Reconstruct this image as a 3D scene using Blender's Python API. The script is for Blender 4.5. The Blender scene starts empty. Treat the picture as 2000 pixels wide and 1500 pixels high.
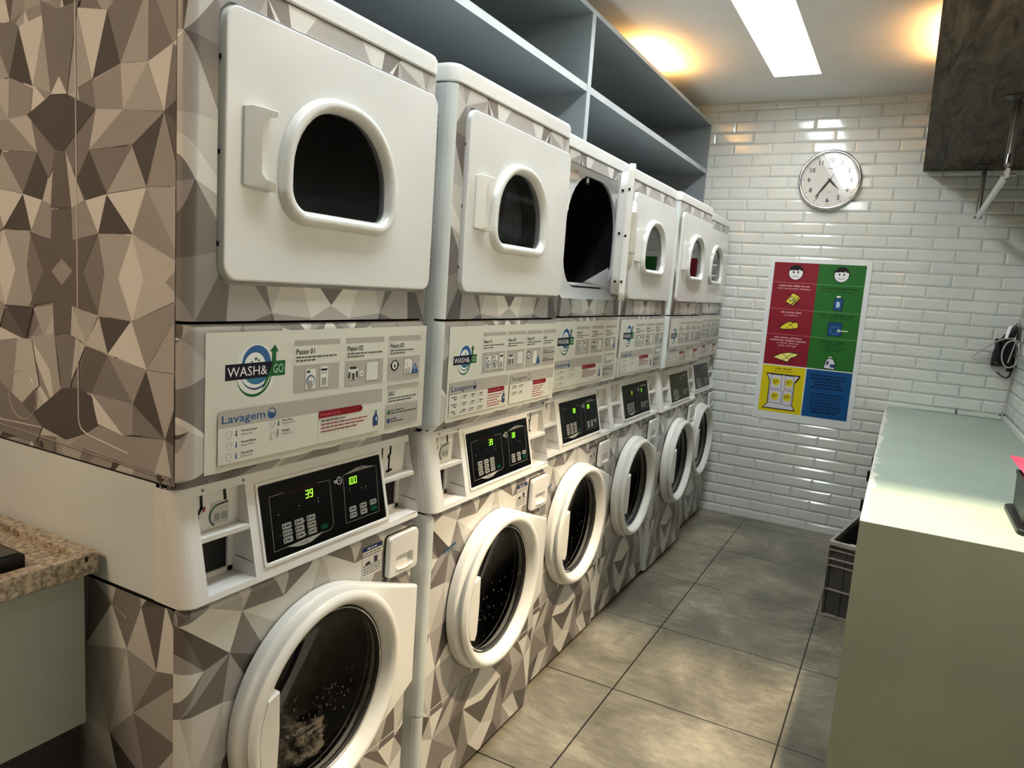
import bpy, bmesh, math, random
from mathutils import Vector, Matrix, noise
PI = math.pi
scene = bpy.context.scene
COL = scene.collection

# ------------------------------------------------------------ camera
CAM = Vector((1.0266, -0.7820, 1.4662))
R_ = Vector((0.8760165, 0.4772524, 0.0694631))
U_ = Vector((-0.1257430, 0.0869697, 0.9882434))
F_ = Vector((-0.4656004, 0.8744521, -0.1361980))
cd = bpy.data.cameras.new('camera'); co = bpy.data.objects.new('camera', cd); COL.objects.link(co)
m = Matrix.Identity(4)
for i in range(3):
    m[i][0] = R_[i]; m[i][1] = U_[i]; m[i][2] = -F_[i]; m[i][3] = CAM[i]
co.matrix_world = m
cd.sensor_width = 36.0; cd.lens = 36.0 * 1411.05 / 2000.0; cd.clip_start = 0.02
scene.camera = co

# ------------------------------------------------------------ light
scene.view_settings.view_transform = 'Standard'
scene.view_settings.look = 'None'
scene.view_settings.exposure = 0.15
scene.view_settings.gamma = 1.0
scene.view_settings.use_curve_mapping = False
w = bpy.data.worlds.new('world'); scene.world = w; w.use_nodes = True
w.node_tree.nodes['Background'].inputs[0].default_value = (0.9, 0.85, 0.8, 1)
w.node_tree.nodes['Background'].inputs[1].default_value = 0.035

def add_light(name, kind, loc, energy, color, **kw):
    l = bpy.data.lights.new(name, kind); l.energy = energy; l.color = color
    for k, v in kw.items(): setattr(l, k, v)
    o = bpy.data.objects.new(name, l); COL.objects.link(o); o.location = loc
    return o
PANEL_STRENGTH = 17.0
WARM = (1.0, 0.66, 0.36)
YB = 4.211; XR = 1.608; H = 2.739; ZC = 0.89
# warm recessed spot in front of the wall cabinet
s = add_light('warm_spot', 'SPOT', (1.27, 1.30, 2.70), 350, (1.0, 0.79, 0.52), spot_size=math.radians(84), spot_blend=0.45, shadow_soft_size=0.03)
# warm spots of the front part of the room, behind the camera
add_light('warm_entry_light', 'AREA', (-0.52, -1.7, 2.65), 34, (1.0, 0.74, 0.50), shape='RECTANGLE', size=0.45, size_y=0.8)
# little warm lamps lying on the shelf and on the wall cabinet
add_light('shelf_lamp_light', 'AREA', (-0.33, 3.15, 2.646), 7, (1.0, 0.5, 0.13), shape='RECTANGLE', size=0.05, size_y=0.5).rotation_euler = (PI, 0, 0)
add_light('cabinet_lamp_light', 'AREA', (1.09, 3.20, 2.636), 7, (1.0, 0.52, 0.18), shape='RECTANGLE', size=0.05, size_y=0.6).rotation_euler = (PI, 0, 0)

# ------------------------------------------------------------ colour + materials
def lin(h):
    if isinstance(h, str):
        h = h.lstrip('#'); c = [int(h[i:i+2], 16) / 255 for i in (0, 2, 4)]
    else: c = list(h)
    return tuple([(x / 12.92 if x <= 0.04045 else ((x + 0.055) / 1.055) ** 2.4) for x in c])
MATS = {}
def mat(name, col=(0.8, 0.8, 0.8), rough=0.5, metal=0.0, coat=0.0, emis=None, es=0.0, spec=0.5):
    if name in MATS: return MATS[name]
    m = bpy.data.materials.new(name); m.use_nodes = True; MATS[name] = m
    b = m.node_tree.nodes['Principled BSDF']
    b.inputs['Base Color'].default_value = (*col, 1); b.inputs['Roughness'].default_value = rough
    b.inputs['Metallic'].default_value = metal; b.inputs['Coat Weight'].default_value = coat
    b.inputs['Coat Roughness'].default_value = 0.12
    b.inputs['Specular IOR Level'].default_value = spec
    if emis:
        b.inputs['Emission Color'].default_value = (*emis, 1); b.inputs['Emission Strength'].default_value = es
    return m
def nodes(m): return m.node_tree.nodes, m.node_tree.links, m.node_tree.nodes['Principled BSDF']
def attr_mat(name, rough, coat=0.0, mottle=0.0):
    m = mat(name, rough=rough, coat=coat); n, l, b = nodes(m)
    a = n.new('ShaderNodeAttribute'); a.attribute_name = 'Col'
    if mottle:
        tc = n.new('ShaderNodeTexCoord'); ns = n.new('ShaderNodeTexNoise'); ns.inputs['Scale'].default_value = 9; ns.inputs['Detail'].default_value = 6
        l.new(tc.outputs['Object'], ns.inputs['Vector'])
        mr = n.new('ShaderNodeMapRange'); mr.inputs[3].default_value = 1 - mottle; mr.inputs[4].default_value = 1 + mottle
        l.new(ns.outputs[0], mr.inputs[0])
        mx = n.new('ShaderNodeMix'); mx.data_type = 'RGBA'; mx.blend_type = 'MULTIPLY'; mx.inputs[0].default_value = 1
        l.new(a.outputs['Color'], mx.inputs[6]); l.new(mr.outputs[0], mx.inputs[7]); l.new(mx.outputs[2], b.inputs['Base Color'])
    else:
        l.new(a.outputs['Color'], b.inputs['Base Color'])
    return m
def noisy(name, c1, c2, scale=5, rough=0.5, detail=6, stretch=(1, 1, 1), lo=0.35, hi=0.65, bump=0.0, coat=0.0, spec=0.5):
    m = mat(name, c1, rough, coat=coat, spec=spec); n, l, b = nodes(m)
    tc = n.new('ShaderNodeTexCoord'); mp = n.new('ShaderNodeMapping'); mp.inputs['Scale'].default_value = stretch
    ns = n.new('ShaderNodeTexNoise'); ns.inputs['Scale'].default_value = scale; ns.inputs['Detail'].default_value = detail
    cr = n.new('ShaderNodeValToRGB'); cr.color_ramp.elements[0].position = lo; cr.color_ramp.elements[1].position = hi
    cr.color_ramp.elements[0].color = (*c1, 1); cr.color_ramp.elements[1].color = (*c2, 1)
    l.new(tc.outputs['Object'], mp.inputs[0]); l.new(mp.outputs[0], ns.inputs['Vector']); l.new(ns.outputs[0], cr.inputs[0]); l.new(cr.outputs[0], b.inputs['Base Color'])
    if bump:
        bp = n.new('ShaderNodeBump'); bp.inputs['Strength'].default_value = bump; bp.inputs['Distance'].default_value = 0.002
        l.new(ns.outputs[0], bp.inputs['Height']); l.new(bp.outputs[0], b.inputs['Normal'])
    return m
def glass_mat(name, tint, refl=1.45, rough=0.02):
    m = bpy.data.materials.new(name); m.use_nodes = True; MATS[name] = m
    n = m.node_tree.nodes; l = m.node_tree.links; n.clear()
    o = n.new('ShaderNodeOutputMaterial'); t = n.new('ShaderNodeBsdfTransparent'); t.inputs[0].default_value = (*tint, 1)
    g = n.new('ShaderNodeBsdfGlossy'); g.inputs['Roughness'].default_value = rough
    ge = n.new('ShaderNodeNewGeometry'); dt = n.new('ShaderNodeVectorMath'); dt.operation = 'DOT_PRODUCT'
    l.new(ge.outputs['Incoming'], dt.inputs[0]); l.new(ge.outputs['Normal'], dt.inputs[1])
    def mth(op, a, b_=None):
        q = n.new('ShaderNodeMath'); q.operation = op; l.new(a, q.inputs[0]); 
        if b_ is not None: q.inputs[1].default_value = b_
        return q.outputs[0]
    ab = mth('ABSOLUTE', dt.outputs['Value']); iv = n.new('ShaderNodeMath'); iv.operation = 'SUBTRACT'; iv.inputs[0].default_value = 1.0; l.new(ab, iv.inputs[1])
    r0 = ((refl-1)/(refl+1))**2
    pw = mth('ADD', mth('MULTIPLY', mth('POWER', iv.outputs[0], 5.0), 1-r0), r0)
    mx = n.new('ShaderNodeMixShader'); l.new(pw, mx.inputs[0]); l.new(t.outputs[0], mx.inputs[1]); l.new(g.outputs[0], mx.inputs[2]); l.new(mx.outputs[0], o.inputs[0])
    return m

M_wrap = attr_mat('triangle_wrap', 0.32, 0.25, 0.10)
M_ink = attr_mat('printed_ink', 0.45); M_ink.node_tree.nodes['Principled BSDF'].inputs['Specular IOR Level'].default_value = .2
M_poster = attr_mat('poster_print', 0.42); M_poster.node_tree.nodes['Principled BSDF'].inputs['Specular IOR Level'].default_value = .25
M_enamel = noisy('white_enamel', (0.68, 0.68, 0.67), (0.73, 0.73, 0.72), 3, 0.28, coat=0.3)
M_plastic = noisy('white_plastic', (0.66, 0.65, 0.63), (0.71, 0.70, 0.68), 6, 0.38, coat=0.1)
M_ring = noisy('door_ring_plastic', (0.68, 0.68, 0.65), (0.73, 0.73, 0.70), 4, 0.30, coat=0.2)
M_sidewhite = noisy('pale_side_enamel', (0.58, 0.62, 0.62), (0.66, 0.70, 0.70), 4, 0.35)
M_seal = mat('dark_rubber_and_shade', (0.012, 0.012, 0.012), 0.7)
M_black = mat('black_plastic', (0.008, 0.008, 0.009), 0.35, spec=.25)
M_panelblack = mat('display_black', (0.004, 0.004, 0.006), 0.18)
M_led = mat('green_led', (0.1, 0.6, 0.02), 0.5, emis=(0.35, 1.0, 0.03), es=2.0)
M_chrome = mat('chrome', (0.75, 0.75, 0.75), 0.12, 1.0)
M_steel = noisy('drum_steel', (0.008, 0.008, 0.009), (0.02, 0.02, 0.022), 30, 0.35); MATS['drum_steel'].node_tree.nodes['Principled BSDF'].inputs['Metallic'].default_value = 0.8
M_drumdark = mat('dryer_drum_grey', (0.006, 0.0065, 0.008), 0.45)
M_winglass = glass_mat('dryer_window_glass', (0.72, 0.73, 0.75), 1.28)
M_portglass = glass_mat('porthole_glass', (0.5, 0.5, 0.5), 1.28)
M_clockglass = glass_mat('clock_glass', (0.97, 0.97, 0.97), 1.45)
M_screw = mat('screw_metal', (0.25, 0.24, 0.23), 0.35, 0.9)

# ------------------------------------------------------------ mesh builder
class MB:
    def __init__(s): s.v = []; s.f = []; s.m = []; s.c = []; s.mi = 0; s.col = (1, 1, 1)
    def face(s, idx): s.f.append(tuple(idx)); s.m.append(s.mi); s.c.append(s.col)
    def poly(s, pts):
        n = len(s.v); s.v += [tuple(p) for p in pts]; s.face(range(n, n + len(pts)))
    def loft(s, loops, cap0=True, cap1=True, close=True):
        n = len(loops[0]); b = len(s.v)
        for L in loops: s.v += [tuple(p) for p in L]
        for i in range(len(loops) - 1):
            for j in range(n if close else n - 1):
                k = (j + 1) % n
                s.face((b + i*n + j, b + i*n + k, b + (i+1)*n + k, b + (i+1)*n + j))
        if cap0: s.face([b + j for j in range(n)][::-1])
        if cap1: s.face([b + (len(loops)-1)*n + j for j in range(n)])
    def box(s, x0, x1, y0, y1, z0, z1, bev=0.0):
        if bev <= 0:
            s.loft([[(x0,y0,z0),(x1,y0,z0),(x1,y1,z0),(x0,y1,z0)], [(x0,y0,z1),(x1,y0,z1),(x1,y1,z1),(x0,y1,z1)]]); return
        q = lambda z, i: [(x, y, z) for x, y in rr(x0+i, x1-i, y0+i, y1-i, max(bev-i, 1e-4), 3)]
        s.loft([q(z0, bev), q(z0+bev*0.3, bev*0.3), q(z0+bev, 0), q(z1-bev, 0), q(z1-bev*0.3, bev*0.3), q(z1, bev)])
    def tube(s, path, r, seg=10, cap=True):
        P = [Vector(p) for p in path]; loops = []
        up = None
        for i, p in enumerate(P):
            d = (P[min(i+1, len(P)-1)] - P[max(i-1, 0)]).normalized()
            if up is None:
                up = d.orthogonal().normalized()
            up = (up - d * up.dot(d)).normalized(); sd = d.cross(up)
            rr_ = r[i] if isinstance(r, (list, tuple)) else r
            loops.append([p + (up*math.cos(a) + sd*math.sin(a)) * rr_ for a in [2*PI*k/seg for k in range(seg)]])
        s.loft(loops, cap, cap)
    def disc(s, c, r, axis='x', seg=24, rz=None):
        rz = rz or r; pts = []
        for k in range(seg):
            a = 2*PI*k/seg; u, v = r*math.cos(a), rz*math.sin(a)
            pts.append({'x': (c[0], c[1]+u, c[2]+v), 'y': (c[0]+u, c[1], c[2]+v), 'z': (c[0]+u, c[1]+v, c[2])}[axis])
        s.poly(pts)
    def cyl(s, a, b, r, seg=16, r2=None):
        s.tube([a, b], [r, r2 if r2 is not None else r], seg)
    def merge(s, o, f=lambda p: p):
        n = len(s.v); s.v += [f(p) for p in o.v]; s.f += [tuple(i+n for i in q) for q in o.f]; s.m += o.m; s.c += o.c
    def mesh(s, name, mats, smooth=True, ang=32):
        me = bpy.data.meshes.new(name); me.from_pydata(s.v, [], s.f)
        for m in mats: me.materials.append(m)
        me.polygons.foreach_set('material_index', s.m)
        at = me.color_attributes.new('Col', 'FLOAT_COLOR', 'CORNER'); arr = []
        for q, c in zip(s.f, s.c): arr += [c[0], c[1], c[2], 1.0] * len(q)
        at.data.foreach_set('color', arr)
        me.update()
        if smooth:
            me.polygons.foreach_set('use_smooth', [True] * len(me.polygons)); me.set_sharp_from_angle(angle=math.radians(ang))
        return me
def rr(u0, u1, v0, v1, r, n=5):
    rs = r if isinstance(r, (list, tuple)) else (r, r, r, r)      # bl, br, tr, tl
    out = []
    for (cx, cy, a0, q) in ((u0+rs[0], v0+rs[0], PI, rs[0]), (u1-rs[1], v0+rs[1], 1.5*PI, rs[1]), (u1-rs[2], v1-rs[2], 0, rs[2]), (u0+rs[3], v1-rs[3], PI/2, rs[3])):
        for k in range(n+1):
            a = a0 + PI/2*k/n; out.append((cx + q*math.cos(a), cy + q*math.sin(a)))
    return out
def X(pts, x): return [(x, p[0], p[1]) for p in pts]
def fixn(o):
    bm = bmesh.new(); bm.from_mesh(o); bmesh.ops.recalc_face_normals(bm, faces=bm.faces); bm.to_mesh(o); bm.free()
def obj(name, mb, mats, parent=None, smooth=True, ang=32, recalc=True):
    me = mb if isinstance(mb, bpy.types.Mesh) else mb.mesh(name, mats if isinstance(mats, (list, tuple)) else [mats], smooth, ang)
    if recalc and not isinstance(mb, bpy.types.Mesh): fixn(me)
    o = bpy.data.objects.new(name, me); COL.objects.link(o)
    if len(me.polygons) and me.polygons[0].use_smooth:
        wn = o.modifiers.new('normals', 'WEIGHTED_NORMAL'); wn.keep_sharp = True; wn.weight = 80
    if parent: o.parent = parent
    return o
def tag(o, label=None, cat=None, group=None, kind=None):
    if label: o['label'] = label
    if cat: o['category'] = cat
    if group: o['group'] = group
    if kind: o['kind'] = kind
    return o
def thing(name, loc, rz=0, **k):
    o = bpy.data.objects.new(name, None); COL.objects.link(o); o.location = loc; o.rotation_euler = (0, 0, rz); o.empty_display_size = 0.1
    return tag(o, **k)
def struct(name, mb, mats, **k):
    o = obj(name, mb, mats, **k); o['kind'] = 'structure'; return o

# ------------------------------------------------------------ text as mesh
_tc = {}
def text_mesh(s, bold=0.0, shear=0.0):
    key = (s, bold, shear)
    if key in _tc: return _tc[key]
    cu = bpy.data.curves.new('t', 'FONT'); cu.body = s; cu.size = 1.0; cu.resolution_u = 2; cu.offset = bold; cu.shear = shear; cu.fill_mode = 'FRONT'
    o = bpy.data.objects.new('t', cu); COL.objects.link(o)
    dg = bpy.context.evaluated_depsgraph_get(); me = bpy.data.meshes.new_from_object(o.evaluated_get(dg))
    vs = [(v.co.x, v.co.y) for v in me.vertices]; fs = [tuple(p.vertices) for p in me.polygons]
    bpy.data.objects.remove(o); bpy.data.curves.remove(cu); bpy.data.meshes.remove(me)
    w = (max(v[0] for v in vs) - min(v[0] for v in vs)) if vs else 0; x0 = min(v[0] for v in vs) if vs else 0
    _tc[key] = ([(v[0]-x0, v[1]) for v in vs], fs, w); return _tc[key]
class Print(MB):
    """flat artwork on a plane: mp(u, v, height) -> 3d"""
    def __init__(s, mp): super().__init__(); s.mp = mp; s.h = 0.0004
    def P(s, pts, col, lift=None):
        s.h += 0.00001; s.col = lin(col); s.poly([s.mp(u, v, s.h + (lift or 0)) for u, v in pts])
    def rect(s, u0, u1, v0, v1, col, lift=None): s.P([(u0,v0),(u1,v0),(u1,v1),(u0,v1)], col, lift)
    def rrect(s, u0, u1, v0, v1, r, col): s.P(rr(u0, u1, v0, v1, r, 4), col)
    def ell(s, u, v, a, b, col, rot=0, n=28, a0=0, a1=2*PI):
        pts = []
        for k in range(n+1 if a1-a0 < 6.28 else n):
            t = a0 + (a1-a0)*k/n; x, y = a*math.cos(t), b*math.sin(t)
            pts.append((u + x*math.cos(rot) - y*math.sin(rot), v + x*math.sin(rot) + y*math.cos(rot)))
        s.P(pts, col)
    def line(s, pts, w, col):
        for (a, b) in zip(pts[:-1], pts[1:]):
            d = Vector((b[0]-a[0], b[1]-a[1]));
            if d.length < 1e-9: continue
            d.normalize(); n = Vector((-d.y, d.x)) * w/2; e = d * w/2
            s.P([(a[0]-e.x-n.x, a[1]-e.y-n.y), (b[0]+e.x-n.x, b[1]+e.y-n.y), (b[0]+e.x+n.x, b[1]+e.y+n.y), (a[0]-e.x+n.x, a[1]-e.y+n.y)], col)
    def frame(s, u0, u1, v0, v1, w, col): s.line([(u0,v0),(u1,v0),(u1,v1),(u0,v1),(u0,v0)], w, col)
    def text(s, t, u, v, size, col, align='l', bold=0.0, shear=0.0, rot=0.0, width=None):
        vs, fs, w = text_mesh(t, bold, shear); k = size / 0.72; kx = k
        if width: kx = width / w
        off = {'l': 0, 'c': -w*kx/2, 'r': -w*kx}[align]; s.h += 0.00003; s.col = lin(col); n = len(s.v)
        for x, y in vs:
            X_, Y_ = x*kx + off, y*k
            s.v.append(tuple(s.mp(u + X_*math.cos(rot) - Y_*math.sin(rot), v + X_*math.sin(rot) + Y_*math.cos(rot), s.h)))
        for q in fs: s.face([i+n for i in q])
    def dash(s, u0, u1, v, h, col, seed=0):
        rnd = random.Random(int(u0*9973 + v*7919) + seed); u = u0
        while u < u1 - h:
            L = min(h * rnd.uniform(1.5, 5), u1-u); s.rect(u, u+L, v, v+h, col); u += L + h*0.7

# ------------------------------------------------------------ triangle wrap pattern
PAL = [lin(c) for c in ('#d3d1cc', '#bdbab5', '#a9a5a1', '#96918e', '#7b7572', '#645c59', '#4d4643')]
def pattern(u0, u1, v0, v1, seed, du=0.075, dv=0.10, axis=None):
    rnd = random.Random(seed); out = []
    ulo = axis if axis is not None else u0
    nu = int((u1-ulo)/du) + 2; nv = int((v1-v0)/dv) + 3
    g = {}
    for j in range(nv+1):
        for i in range(nu+1):
            ju = rnd.uniform(-.36, .36)*du if not (axis is not None and i == 0) else 0
            g[i, j] = (ulo + i*du + (0.5*du if j % 2 and i > 0 else 0) + ju, v0 - dv + j*dv + rnd.uniform(-.36, .36)*dv)
    prev = 2
    for j in range(nv):
        for i in range(nu):
            a, b, c, d = g[i, j], g[i+1, j], g[i+1, j+1], g[i, j+1]
            for t in (((a, b, c), (a, c, d)) if rnd.random() < .5 else ((a, b, d), (b, c, d))):
                k = rnd.choice((0, 0, 1, 1, 2, 2, 3, 3, 4, 4, 5, 6)); 
                if k == prev: k = (k + 3) % 7
                prev = k; out.append((t, PAL[k]))
                if axis is not None: out.append((tuple((2*axis-p[0], p[1]) for p in t), PAL[k]))
    return out
def sheet(polys, clip, mp, hole=None, cuts_u=(), cuts_v=()):
    """clip polys to rect clip=(u0,u1,v0,v1), remove convex hole, split at cuts, map (u,v)->3d"""
    bm = bmesh.new(); lay = bm.faces.layers.int.new('k'); cols = []
    for k, (pts, c) in enumerate(polys):
        try: f = bm.faces.new([bm.verts.new((p[0], p[1], 0)) for p in pts]); f[lay] = k
        except Exception: pass
        cols.append(c)
    u0, u1, v0, v1 = clip
    def bis(co, no, **k):
        bmesh.ops.bisect_plane(bm, geom=bm.verts[:] + bm.edges[:] + bm.faces[:], plane_co=co, plane_no=no, dist=1e-6, **k)
    bis((u0, 0, 0), (-1, 0, 0), clear_outer=True); bis((u1, 0, 0), (1, 0, 0), clear_outer=True)
    bis((0, v0, 0), (0, -1, 0), clear_outer=True); bis((0, v1, 0), (0, 1, 0), clear_outer=True)
    for c in cuts_u: bis((c, 0, 0), (1, 0, 0))
    for c in cuts_v: bis((0, c, 0), (0, 1, 0))
    if hole:
        cx = sum(p[0] for p in hole)/len(hole); cy = sum(p[1] for p in hole)/len(hole)
        edges = [(hole[i], hole[(i+1) % len(hole)]) for i in range(len(hole))]
        ns = []
        for a, b in edges:
            dx, dy = b[0]-a[0], b[1]-a[1]
            if math.hypot(dx, dy) < 1e-6: continue
            n = Vector((dy, -dx, 0)).normalized()
            if (cx-a[0])*n.x + (cy-a[1])*n.y > 0: n = -n
            ns.append((a, n))
        for a, n in ns:
            fs = [f for f in bm.faces if all(max((v.co.x-a2[0])*n2.x + (v.co.y-a2[1])*n2.y for v in f.verts) > -9 and min((v.co.x-a2[0])*n2.x + (v.co.y-a2[1])*n2.y for v in f.verts) < -1e-6 for a2, n2 in ns)]
            geom = list({e for f in fs for e in f.edges}) + list({v for f in fs for v in f.verts}) + fs
            bmesh.ops.bisect_plane(bm, geom=geom, plane_co=(a[0], a[1], 0), plane_no=n, dist=1e-6)
        dl = []
        for f in bm.faces:
            c = f.calc_center_median()
            if all((c.x-a[0])*n.x + (c.y-a[1])*n.y < -1e-6 for a, n in ns): dl.append(f)
        bmesh.ops.delete(bm, geom=dl, context='FACES')
    mb = MB(); base = {}
    for f in bm.faces:
        idx = []
        for v in f.verts:
            key = (round(v.co.x, 5), round(v.co.y, 5))
            if key not in base: base[key] = len(mb.v); mb.v.append(tuple(mp(v.co.x, v.co.y)))
            if base[key] not in idx: idx.append(base[key])
        if len(idx) > 2: mb.col = cols[f[lay]]; mb.face(idx)
    bm.free(); return mb

# ------------------------------------------------------------ the room
def metro(origin, udir, nrm, ulen, zlo, zhi, zphase, uA, uB, tw=0.2445, th=0.0711, ucut=None):
    """bevelled metro tiles: boxes of real relief on a wall"""
    mb = MB(); rnd = random.Random(5); o = Vector(origin); ud = Vector(udir); n = Vector(nrm); up = Vector((0, 0, 1))
    def P(u, z, h): return o + ud*u + n*h + up*z
    mb.mi = 1; mb.poly([P(0, zlo, -0.004), P(ulen, zlo, -0.004), P(ulen, zhi, -0.004), P(0, zhi, -0.004)])
    mb.mi = 0; k0 = int((zlo - zphase)//th)
    z = zphase + k0*th; row = k0
    while z < zhi:
        off = uA if row % 2 else uB
        u = off - tw * math.ceil(off/tw) - tw
        while u < ulen:
            a, b = max(u + .001, 0), min(u + tw - .001, ulen); c, d = max(z + .001, zlo), min(z + th - .001, zhi)
            if b - a > .03 and d - c > .02:
                i = 0.011; tl = [rnd.uniform(-.0005, .0005) for _ in range(3)]
                h = lambda s_, t_: 0.0046 + tl[0] + tl[1]*s_ + tl[2]*t_
                mb.loft([[P(a, c, -.004), P(b, c, -.004), P(b, d, -.004), P(a, d, -.004)], [P(a, c, 0.0), P(b, c, 0.0), P(b, d, 0.0), P(a, d, 0.0)],
                         [P(a+i, c+i, h(-1, -1)), P(b-i, c+i, h(1, -1)), P(b-i, d-i, h(1, 1)), P(a+i, d-i, h(-1, 1))]], cap0=False)
            u += tw
        z += th; row += 1
    return mb
M_tile = noisy('white_glazed_tile', (0.60, 0.62, 0.59), (0.66, 0.68, 0.65), 2.5, 0.09, spec=0.6)
M_grout = noisy('tile_grout', (0.42, 0.43, 0.41), (0.50, 0.51, 0.48), 20, 0.9)
WX0 = -0.82
mb = metro((WX0, YB, 0), (1, 0, 0), (0, -1, 0), XR - WX0, 0, H, 1.982 - 0.0711*28, 0.995 - WX0, 1.117 - WX0)
def smooth_none(o): return o
struct('wall_back', mb, [M_tile, M_grout], smooth=False)
mb = metro((XR, -2.6, 0), (0, 1, 0), (-1, 0, 0), YB + 2.6, 0, H, 1.982 - 0.0711*28, 0.05, 0.172)
struct('wall_right', mb, [M_tile, M_grout], smooth=False)
M_wallpaint = noisy('painted_wall', (0.42, 0.42, 0.40), (0.46, 0.46, 0.44), 3, 0.8)
mb = MB(); mb.box(WX0-.1, WX0, -2.6, YB+.1, 0, H); struct('wall_left', mb, M_wallpaint)
mb = MB(); mb.box(WX0-.1, XR+.1, -2.7, -2.6, 0, H); struct('wall_front', mb, noisy('dim_wall', (.12, .12, .11), (.14, .14, .13), 3, .8))
# floor: 60 cm concrete-look porcelain
M_floor = mat('concrete_look_tile', rough=0.42); n, l, b = nodes(M_floor)
tc = n.new('ShaderNodeTexCoord'); mp = n.new('ShaderNodeMapping'); mp.inputs['Location'].default_value = (-0.2425, -1.659, 0)
br = n.new('ShaderNodeTexBrick'); br.offset = 0; br.squash = 1
for k_, v_ in (('Scale', 1.0), ('Mortar Size', 0.003), ('Mortar Smooth', 0.1), ('Brick Width', 0.5885), ('Row Height', 0.6), ('Bias', 0.0)): br.inputs[k_].default_value = v_
br.inputs['Color1'].default_value = (0.93, 0.93, 0.93, 1); br.inputs['Color2'].default_value = (1.05, 1.05, 1.05, 1); br.inputs['Mortar'].default_value = (0.05, 0.05, 0.05, 1)
n1 = n.new('ShaderNodeTexNoise'); n1.inputs['Scale'].default_value = 2.2; n1.inputs['Detail'].default_value = 9; n1.inputs['Roughness'].default_value = 0.68; n1.inputs['Distortion'].default_value = 0.6
cr = n.new('ShaderNodeValToRGB'); e = cr.color_ramp.elements
e[0].position = 0.36; e[0].color = (0.108, 0.098, 0.072, 1); e[1].position = 0.70; e[1].color = (0.36, 0.325, 0.245, 1)
e2 = cr.color_ramp.elements.new(0.52); e2.color = (0.19, 0.172, 0.128, 1)
n2 = n.new('ShaderNodeTexNoise'); n2.inputs['Scale'].default_value = 26; n2.inputs['Detail'].default_value = 8; n2.inputs['Roughness'].default_value = 0.8
mp2 = n.new('ShaderNodeMapping'); mp2.inputs['Scale'].default_value = (0.45, 1.5, 1)
mr = n.new('ShaderNodeMapRange'); mr.inputs[1].default_value = .3; mr.inputs[2].default_value = .7; mr.inputs[3].default_value = 0.68; mr.inputs[4].default_value = 1.38
x1 = n.new('ShaderNodeMix'); x1.data_type = 'RGBA'; x1.blend_type = 'MULTIPLY'; x1.inputs[0].default_value = 1
x2 = n.new('ShaderNodeMix'); x2.data_type = 'RGBA'; x2.blend_type = 'MULTIPLY'; x2.inputs[0].default_value = 1
l.new(tc.outputs['Object'], mp.inputs[0]); l.new(mp.outputs[0], br.inputs['Vector']); l.new(tc.outputs['Object'], n1.inputs['Vector'])
l.new(tc.outputs['Object'], mp2.inputs[0]); l.new(mp2.outputs[0], n2.inputs['Vector']); l.new(n2.outputs[0], mr.inputs[0])
l.new(n1.outputs[0], cr.inputs[0]); l.new(cr.outputs[0], x1.inputs[6]); l.new(mr.outputs[0], x1.inputs[7]); l.new(x1.outputs[2], x2.inputs[6]); l.new(br.outputs['Color'], x2.inputs[7])
l.new(x2.outputs[2], b.inputs['Base Color'])
mb = MB(); mb.box(WX0-.1, XR+.1, -2.7, YB+.1, -0.1, 0.0); struct('floor', mb, M_floor)
# ceiling with the slot for the light panel
M_ceil = noisy('ceiling_paint', (0.74, 0.74, 0.72), (0.78, 0.78, 0.76), 4, 0.75)
LX0, LX1, LY0, LY1 = 0.196, 0.452, -0.20, 3.69
mb = MB()
for x0, x1_, y0, y1 in ((WX0-.1, LX0, -2.7, YB+.1), (LX1, XR+.1, -2.7, YB+.1), (LX0, LX1, -2.7, LY0), (LX0, LX1, LY1, YB+.1)):
    mb.box(x0, x1_, y0, y1, H, H+.16)
struct('ceiling', mb, M_ceil)
t = thing('ceiling_light', ((LX0+LX1)/2, LY1, H), label='long narrow white light panel recessed in the ceiling', cat='light')
mb = MB(); cx, wd, ln = 0, (LX1-LX0)/2, LY1-LY0
for q in ((-wd, -wd+.003, -ln, 0), (wd-.003, wd, -ln, 0), (-wd, wd, -.003, 0), (-wd, wd, -ln, -ln+.003)): mb.box(*q, .0, .11)
obj('housing', mb, mat('white_housing', (0.85, 0.87, 0.86), 0.5), t)
mb = MB(); mb.box(-wd+.003, wd-.003, -ln+.003, -.003, .085, .09)
obj('diffuser', mb, mat('panel_diffuser', (0.9, 0.9, 0.9), 0.5, emis=(0.90, 0.98, 1.0), es=PANEL_STRENGTH), t)
for xx, yy, zz, lab in ((-0.33, 3.15, 2.6215, 'short warm strip lamp lying on top of the grey shelf unit'), (1.09, 3.20, 2.6115, 'short warm strip lamp lying on top of the brown wall cabinet')):
    t = thing('strip_lamp', (xx, yy, zz), label=lab, cat='lamp')
    mb = MB(); mb.box(-.03, .03, -.26, .26, 0, .018, .003); obj('base', mb, M_black, t)
    mb = MB(); mb.box(-.02, .02, -.25, .25, .018, .021); obj('lens', mb, mat('warm_lens', (1, .8, .5), .4, emis=(1, .62, .25), es=4), t)

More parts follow.
